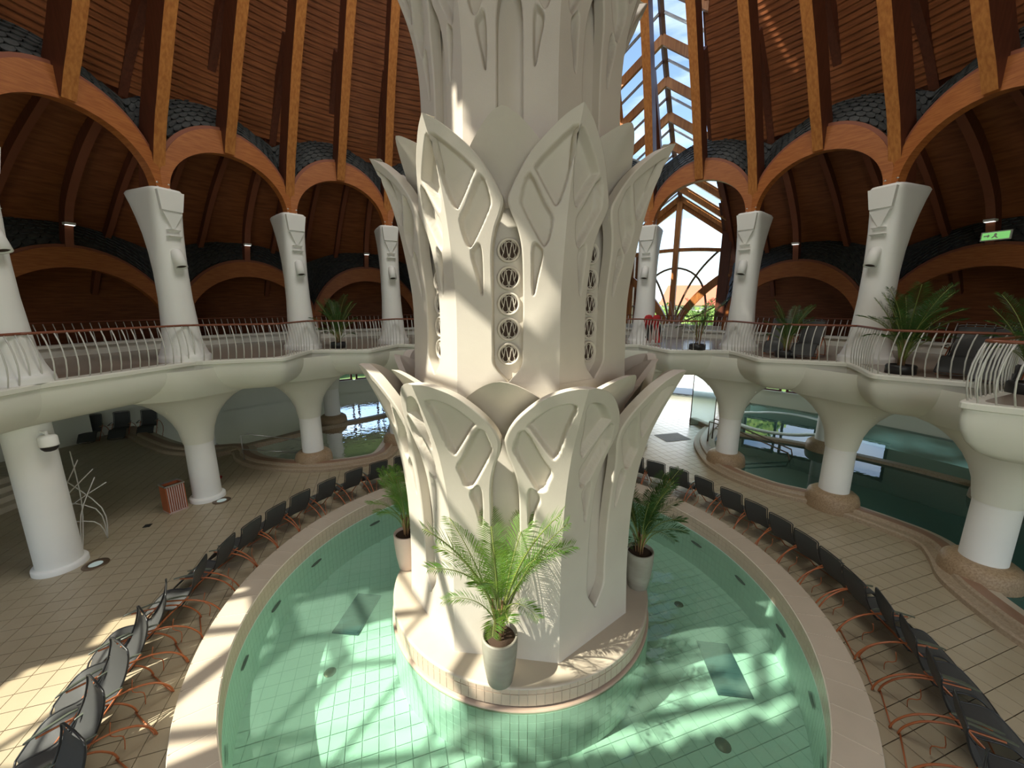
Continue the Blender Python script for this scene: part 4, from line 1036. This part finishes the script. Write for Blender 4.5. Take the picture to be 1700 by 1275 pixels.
# ------------------------------------------------------------------ small things on the ground floor
t=thing('waste_bin','square waste bin with orange side and pale vertical slats beside the second left column','bin',(-9.95,10.62,0),rad(62))
m=MB(); m.box((0,0,.02),(.46,.42,.04)); obj('base',m,'binslat',t)
for c,s_,nm in (((-.215,0,.42),(.02,.40,.78),'side_panel'),((.215,0,.42),(.02,.40,.78),'side_panel'),((0,.195,.42),(.43,.02,.78),'back_panel'),((0,-.17,.42),(.40,.02,.76),'front_panel')):
    m=MB(); m.box(c,s_); obj(nm,m,'bin',t)
for k in range(8):
    m=MB(); m.box((-.185+.053*k,-.20,.43),(.024,.024,.76)); obj('slat',m,'binslat',t)
m=MB()
for a,b in (((0,-.2,.83),(.48,.03,.04)),((0,.2,.83),(.48,.03,.04)),((-.225,0,.83),(.03,.42,.04)),((.225,0,.83),(.03,.42,.04))): m.box(a,b)
obj('rim',m,'metal',t)
m=MB(); m.box((0,0,.72),(.40,.36,.02)); obj('liner',m,'black',t)
for c,lb in (((-9.72,8.12),'beside the nearest left column'),((-8.98,11.15),'beside the second left column and the bin')):
    t=thing('floor_light','round recessed floor light with steel ring '+lb,'light',(c[0],c[1],0))
    m=MB(); m.lathe([(.24,.0),(.235,.012),(.13,.014),(.125,.008)],28); obj('ring',m,'darkmetal',t); m=MB(); m.lathe([(.125,.009),(.001,.012)],20); obj('lens',m,'floorlamp',t)
m=MB(); m.box((0,0,.004),(.16,.16,.012)); m.box((0,0,.012),(.12,.12,.004)); o=obj('floor_drain',m,'black'); o.location=(-9.99,9.74,0); o.rotation_euler=(0,0,rad(18)); tag(o,'small dark square drain in the tiled floor right of the nearest left column','drain')
# rod sculpture
t=thing('rod_sculpture','spiky sculpture of thin crossing white metal rods behind the nearest left column','sculpture',(-10.4,8.75,0))
F1=Vector((.02,-.30,0)); F2=Vector((-.10,.42,0))
rods=[(F1,(-.45,.1,1.0),(-.75,.2,2.15)),(F1,(-.3,.2,1.1),(-.35,.25,2.45)),(F1,(-.15,.0,.9),(.05,.3,1.75)),(F2,(.0,.35,.9),(-.75,.2,1.85)),(F2,(-.1,.3,.9),(-.95,-.1,1.35)),(F2,(-.1,.2,.6),(-.75,-.3,.8)),(Vector((-.8,-.2,.75)),(-.3,.1,1.2),(.15,.45,1.55)),(Vector((-.75,-.2,1.0)),(-.4,.0,1.6),(-.15,.2,2.25)),(Vector((-.85,-.1,.9)),(-.4,.0,1.4),(.0,.35,1.95))]
for a,b,c in rods:
    m=MB(); m.tube(crom([a,b,c],4),.013,6); obj('rod',m,'bal',t)
# dome camera on the nearest left column
t=thing('dome_camera','white dome security camera under the gallery on the nearest left column','camera',(-9.93,7.97,2.95))
m=MB(); m.tube([(0,0,.3),(-.2,.04,.33),(-.45,.09,.33)],.03,6); obj('bracket',m,'white',t)
m=MB(); m.lathe([(.03,.36),(.03,.27),(.12,.26),(.15,.22),(.15,.05),(.155,.03),(.001,.03)],20); obj('housing',m,'white',t)
m=MB(); m.lathe([(.14,.03),(.13,-.03),(.09,-.08),(.001,-.105)],20); obj('smoked_dome',m,'black',t)
# stairs at far left
t=thing('stairs','cream tiled steps at the far left edge behind the nearest column','stairs',(-14.75,10.1,0),0,kind='thing')
for k in range(6):
    m=MB(); m.box((-.32*k-.6,0,.085+.17*k),(1.2,2.6,.17)); obj('step',m,'coping',t)
wallseg(-100,-63.5,0,3.5,21.0,'wall_left',label='pale wall at the back left of the ground floor')
# orange door and panel far left
t=thing('door_1','orange door with a small red notice at the far left back wall','door',P(-66.5,21.2,0),-rad(-66.5)); t['kind']='structure'; del t['category']
m=MB(); m.box((0,0,1.05),(1.6,.06,2.1)); obj('door_leaf',m,'orange',t); m=MB(); m.box((.45,-.04,1.3),(.28,.02,.5)); obj('notice',m,'red',t)
m=MB(); m.box((-.9,0,1.08),(.1,.1,2.16)); m.box((.9,0,1.08),(.1,.1,2.16)); m.box((0,0,2.18),(1.9,.1,.08)); obj('door_frame',m,'black',t)
# red sandals
t=thing('sandals','pair of red flip flops on the floor by the left pool kerb','shoes',(-10.35,12.7,0),rad(30))
for x in (0,.16):
    m=MB(); pts=[(.05*cos(2*PI*k/14)*(1.1 if sin(2*PI*k/14)>0 else .85)+x,.13*sin(2*PI*k/14),.0) for k in range(14)]
    m.add(pts+[(a,b,.025) for a,b,c in pts],[tuple(range(14))[::-1],tuple(range(14,28))]+[(k,(k+1)%14,(k+1)%14+14,k+14) for k in range(14)])
    m.tube([(x-.045,-.01,.02),(x-.02,.05,.06),(x,.08,.03),(x+.02,.05,.06),(x+.045,-.01,.02)],.008,5); obj('sandal',m,'red',t)
# pool handrails
def rails(name,pts,r,label,mt='metal'):
    t=thing(name,label,'handrail')
    for p in pts: m=MB(); m.tube(p,r,8); obj('rail',m,mt,t)
rails('pool_handrail',[[(-10.1,13.9,.2),(-10.1,13.9,1.15),(-9.9,13.95,1.2),(-8.0,14.5,.75)],[(-10.1,13.9,.62),(-8.2,14.4,.3)]],.022,'steel handrail down the steps of the left pool')
rails('pool_handrail',[[(8.35,15.9,.2),(8.35,15.9,1.1),(9.2,15.2,.9),(10.6,14.2,.35),(10.7,14.1,-.2)],[(8.75,16.3,.2),(8.75,16.3,1.1),(9.6,15.6,.9),(11.0,14.6,.35),(11.1,14.5,-.2)]],.028,'dark handrails down the steps of the right pool near the door','darkmetal')
# glass doors
t=thing('door_2','tall arched frosted glass door panel standing open beyond the right side of the pillar','door',(8.95,18.9,0),rad(-5)); t['kind']='structure'; del t['category']
def panel(w_,h,name,mt,th,x0=0,y0=0,rot=0):
    m=MB(); n=10; pts=[(0,0),(w_,0),(w_,h*.86)]+[(w_*(.5+.5*cos(PI*k/n))*1.0 if k else w_,h*.86+h*.14*sin(PI*k/n)) for k in range(1,n)]+[(0,h*.86)]
    A=[(x,-th/2,z) for x,z in pts]; B=[(x,th/2,z) for x,z in pts]; k=len(pts)
    m.add(A+B,[tuple(range(k)),tuple(range(k,2*k))[::-1]]+[(i,(i+1)%k,(i+1)%k+k,i+k) for i in range(k)]); o=obj(name,m,mt,t); o.location=(x0,y0,0); o.rotation_euler=(0,0,rot)
    m=MB(); m.tube([(x,0,z) for x,z in pts]+[(0,0,0)],.025,5); o=obj('door_frame',m,'darkmetal',t); o.location=(x0,y0,0); o.rotation_euler=(0,0,rot)
panel(1.15,2.9,'frosted_panel','frost',.02); panel(1.0,2.9,'frosted_panel','frost',.02,1.35,-.3,rad(65))
t=thing('door_mat','dark rubber door mat on the bright floor right of the pillar','mat',(7.33,17.05,.0),rad(14)); m=MB(); m.box((0,0,.008),(1.25,.95,.016)); obj('mat',m,'black',t); m=MB(); m.box((0,0,.018),(1.15,.85,.006)); obj('mat_ribs',m,'sling',t)
# exit sign and spot lamps on the outer arches
t=thing('exit_sign','lit green exit sign hanging on the outer arch right of the large column','sign',P(70.5,15.1,7.95),-rad(70.5))
m=MB(); m.box((0,0,0),(.62,.06,.26)); obj('case',m,'white',t); m=MB(); m.box((0,-.034,0),(.56,.008,.2)); obj('green_face',m,'exit',t)
m=MB(); m.add([(-.03,-.042,.06),(.0,-.042,.08),(.03,-.042,.05),(.02,-.042,-.01),(.07,-.042,-.07),(.03,-.042,-.07),(-.01,-.042,-.03),(-.06,-.042,-.07),(-.08,-.042,-.05),(-.03,-.042,.0)],[tuple(range(10))]); m.add([(-.24,-.042,-.01),(-.16,-.042,-.01),(-.16,-.042,-.05),(-.11,-.042,.01),(-.16,-.042,.06),(-.16,-.042,.025),(-.24,-.042,.025)],[tuple(range(7))]); obj('running_man',m,'white',t)
for a,lb in ((-68,'seen left of the second left column'),(-48.5,'seen between second and third left columns'),(-29.5,'seen just left of the pillar'),(50,'seen left of the large right column'),(70,'just above the green exit sign')):
    t=thing('spot_lamp','small box lamp on the aisle rafter, '+lb,'light',P(a,14.95,8.35),-rad(a))
    m=MB(); m.box((0,0,.04),(.24,.2,.07)); obj('housing',m,'white',t); m=MB(); m.box((0,-.02,0),(.2,.14,.02)); obj('lens',m,'lamp',t); m=MB(); m.box((0,.14,.04),(.06,.1,.05)); obj('bracket',m,'metal',t)

# ------------------------------------------------------------------ outside
m=MB(); m.lathe([(21.8,-.05),(160,-.05)],48,c=(CX,CY,0)); o=obj('ground_outside',m,'grass'); tag(o,'lawn outside the hall seen through the windows',None,None,'structure')
o.name='floor_outside'
m=MB(); pp=[P(24,21.7,-.03),P(42,21.7,-.03),P(40,45,-.03),P(27,45,-.03)]; m.add(pp,[(0,1,2,3)]); o=obj('garden_path',m,'paving'); tag(o,'pale paved path outside the ground floor door','path')
t=thing('house','red roofed house beyond the trees seen through the gable window','building',P(29.5,72,0),rad(-25))
m=MB(); m.box((0,0,3),(17,9,6)); obj('wall',m,'wall_out',t)
m=MB(); m.add([(-9,-5,5.8),(9,-5,5.8),(9,5,5.8),(-9,5,5.8),(-8,0,9.3),(8,0,9.3)],[(0,1,5,4),(2,3,4,5),(1,2,5),(3,0,4)]); obj('roof',m,'roof',t)
for k in range(5): m=MB(); m.box((-7+3.5*k,-4.52,3.6),(1.2,.06,1.5)); obj('window',m,'grate',t)
t=thing('house','plain grey roofed house farther right behind the trees','building',P(37.5,75,0),rad(-30)); m=MB(); m.box((0,0,4.4),(7,6,8.8)); obj('wall',m,'concrete',t); m=MB(); m.box((0,0,9.0),(7.6,6.6,.5)); obj('roof',m,'grate',t)
def tree(loc,h,w_,seed,label):
    rnd=random.Random(seed); t=thing('garden_tree',label,'tree',loc)
    m=MB(); m.tube([(0,0,0),(0,0,h*.5)],.16,7,rr=[.2,.1]); obj('trunk',m,'bark',t)
    m=MB()
    for k in range(900):
        a=rnd.uniform(0,2*PI); b=math.acos(rnd.uniform(-.8,1)); q=rnd.uniform(.6,1.05)*(1+.18*sin(3*a+seed)*sin(4*b))
        c=Vector((w_*q*sin(b)*cos(a),w_*q*sin(b)*sin(a),h*.55+h*.45*q*cos(b))); s_=rnd.uniform(.12,.26)
        d1=Vector((rnd.uniform(-1,1),rnd.uniform(-1,1),rnd.uniform(-1,1))).normalized()*s_; d2=Vector((rnd.uniform(-1,1),rnd.uniform(-1,1),rnd.uniform(-1,1))).normalized()*s_
        m.add([c-d1,c+d2,c+d1,c-d2],[(0,1,2,3)])
    m.lathe([(.001,h*.12)]+[(w_*.78*sin(PI*k/7),h*.56-h*.42*cos(PI*k/7)) for k in range(1,7)]+[(.001,h*.98)],12)
    obj('crown',m,'leaf1',t,kind='stuff')
for k,(a,r,h,w_) in enumerate(((24,33,6.0,3.4),(28,38,5.6,3.6),(32,43,6.0,3.8),(35.5,38,5.7,3.4),(39,34,6.0,3.2),(42,32,3.4,2.0),(46,31,2.6,1.8),(51,30,3.2,1.9),(57,31,2.8,1.8),(-21,29,2.3,1.6),(-25,31,2.6,1.6),(-31,30,2.2,1.5),(-35,31,2.6,1.6))):
    tree(P(a,r,-.05),h,w_,k,'leafy garden tree outside, '+(('%s from the left through the right windows'%ordn[k]) if k<9 else ('%s from the right through the left windows'%ordn[k-9])))
# far aisle end wall closing (behind outer arches)
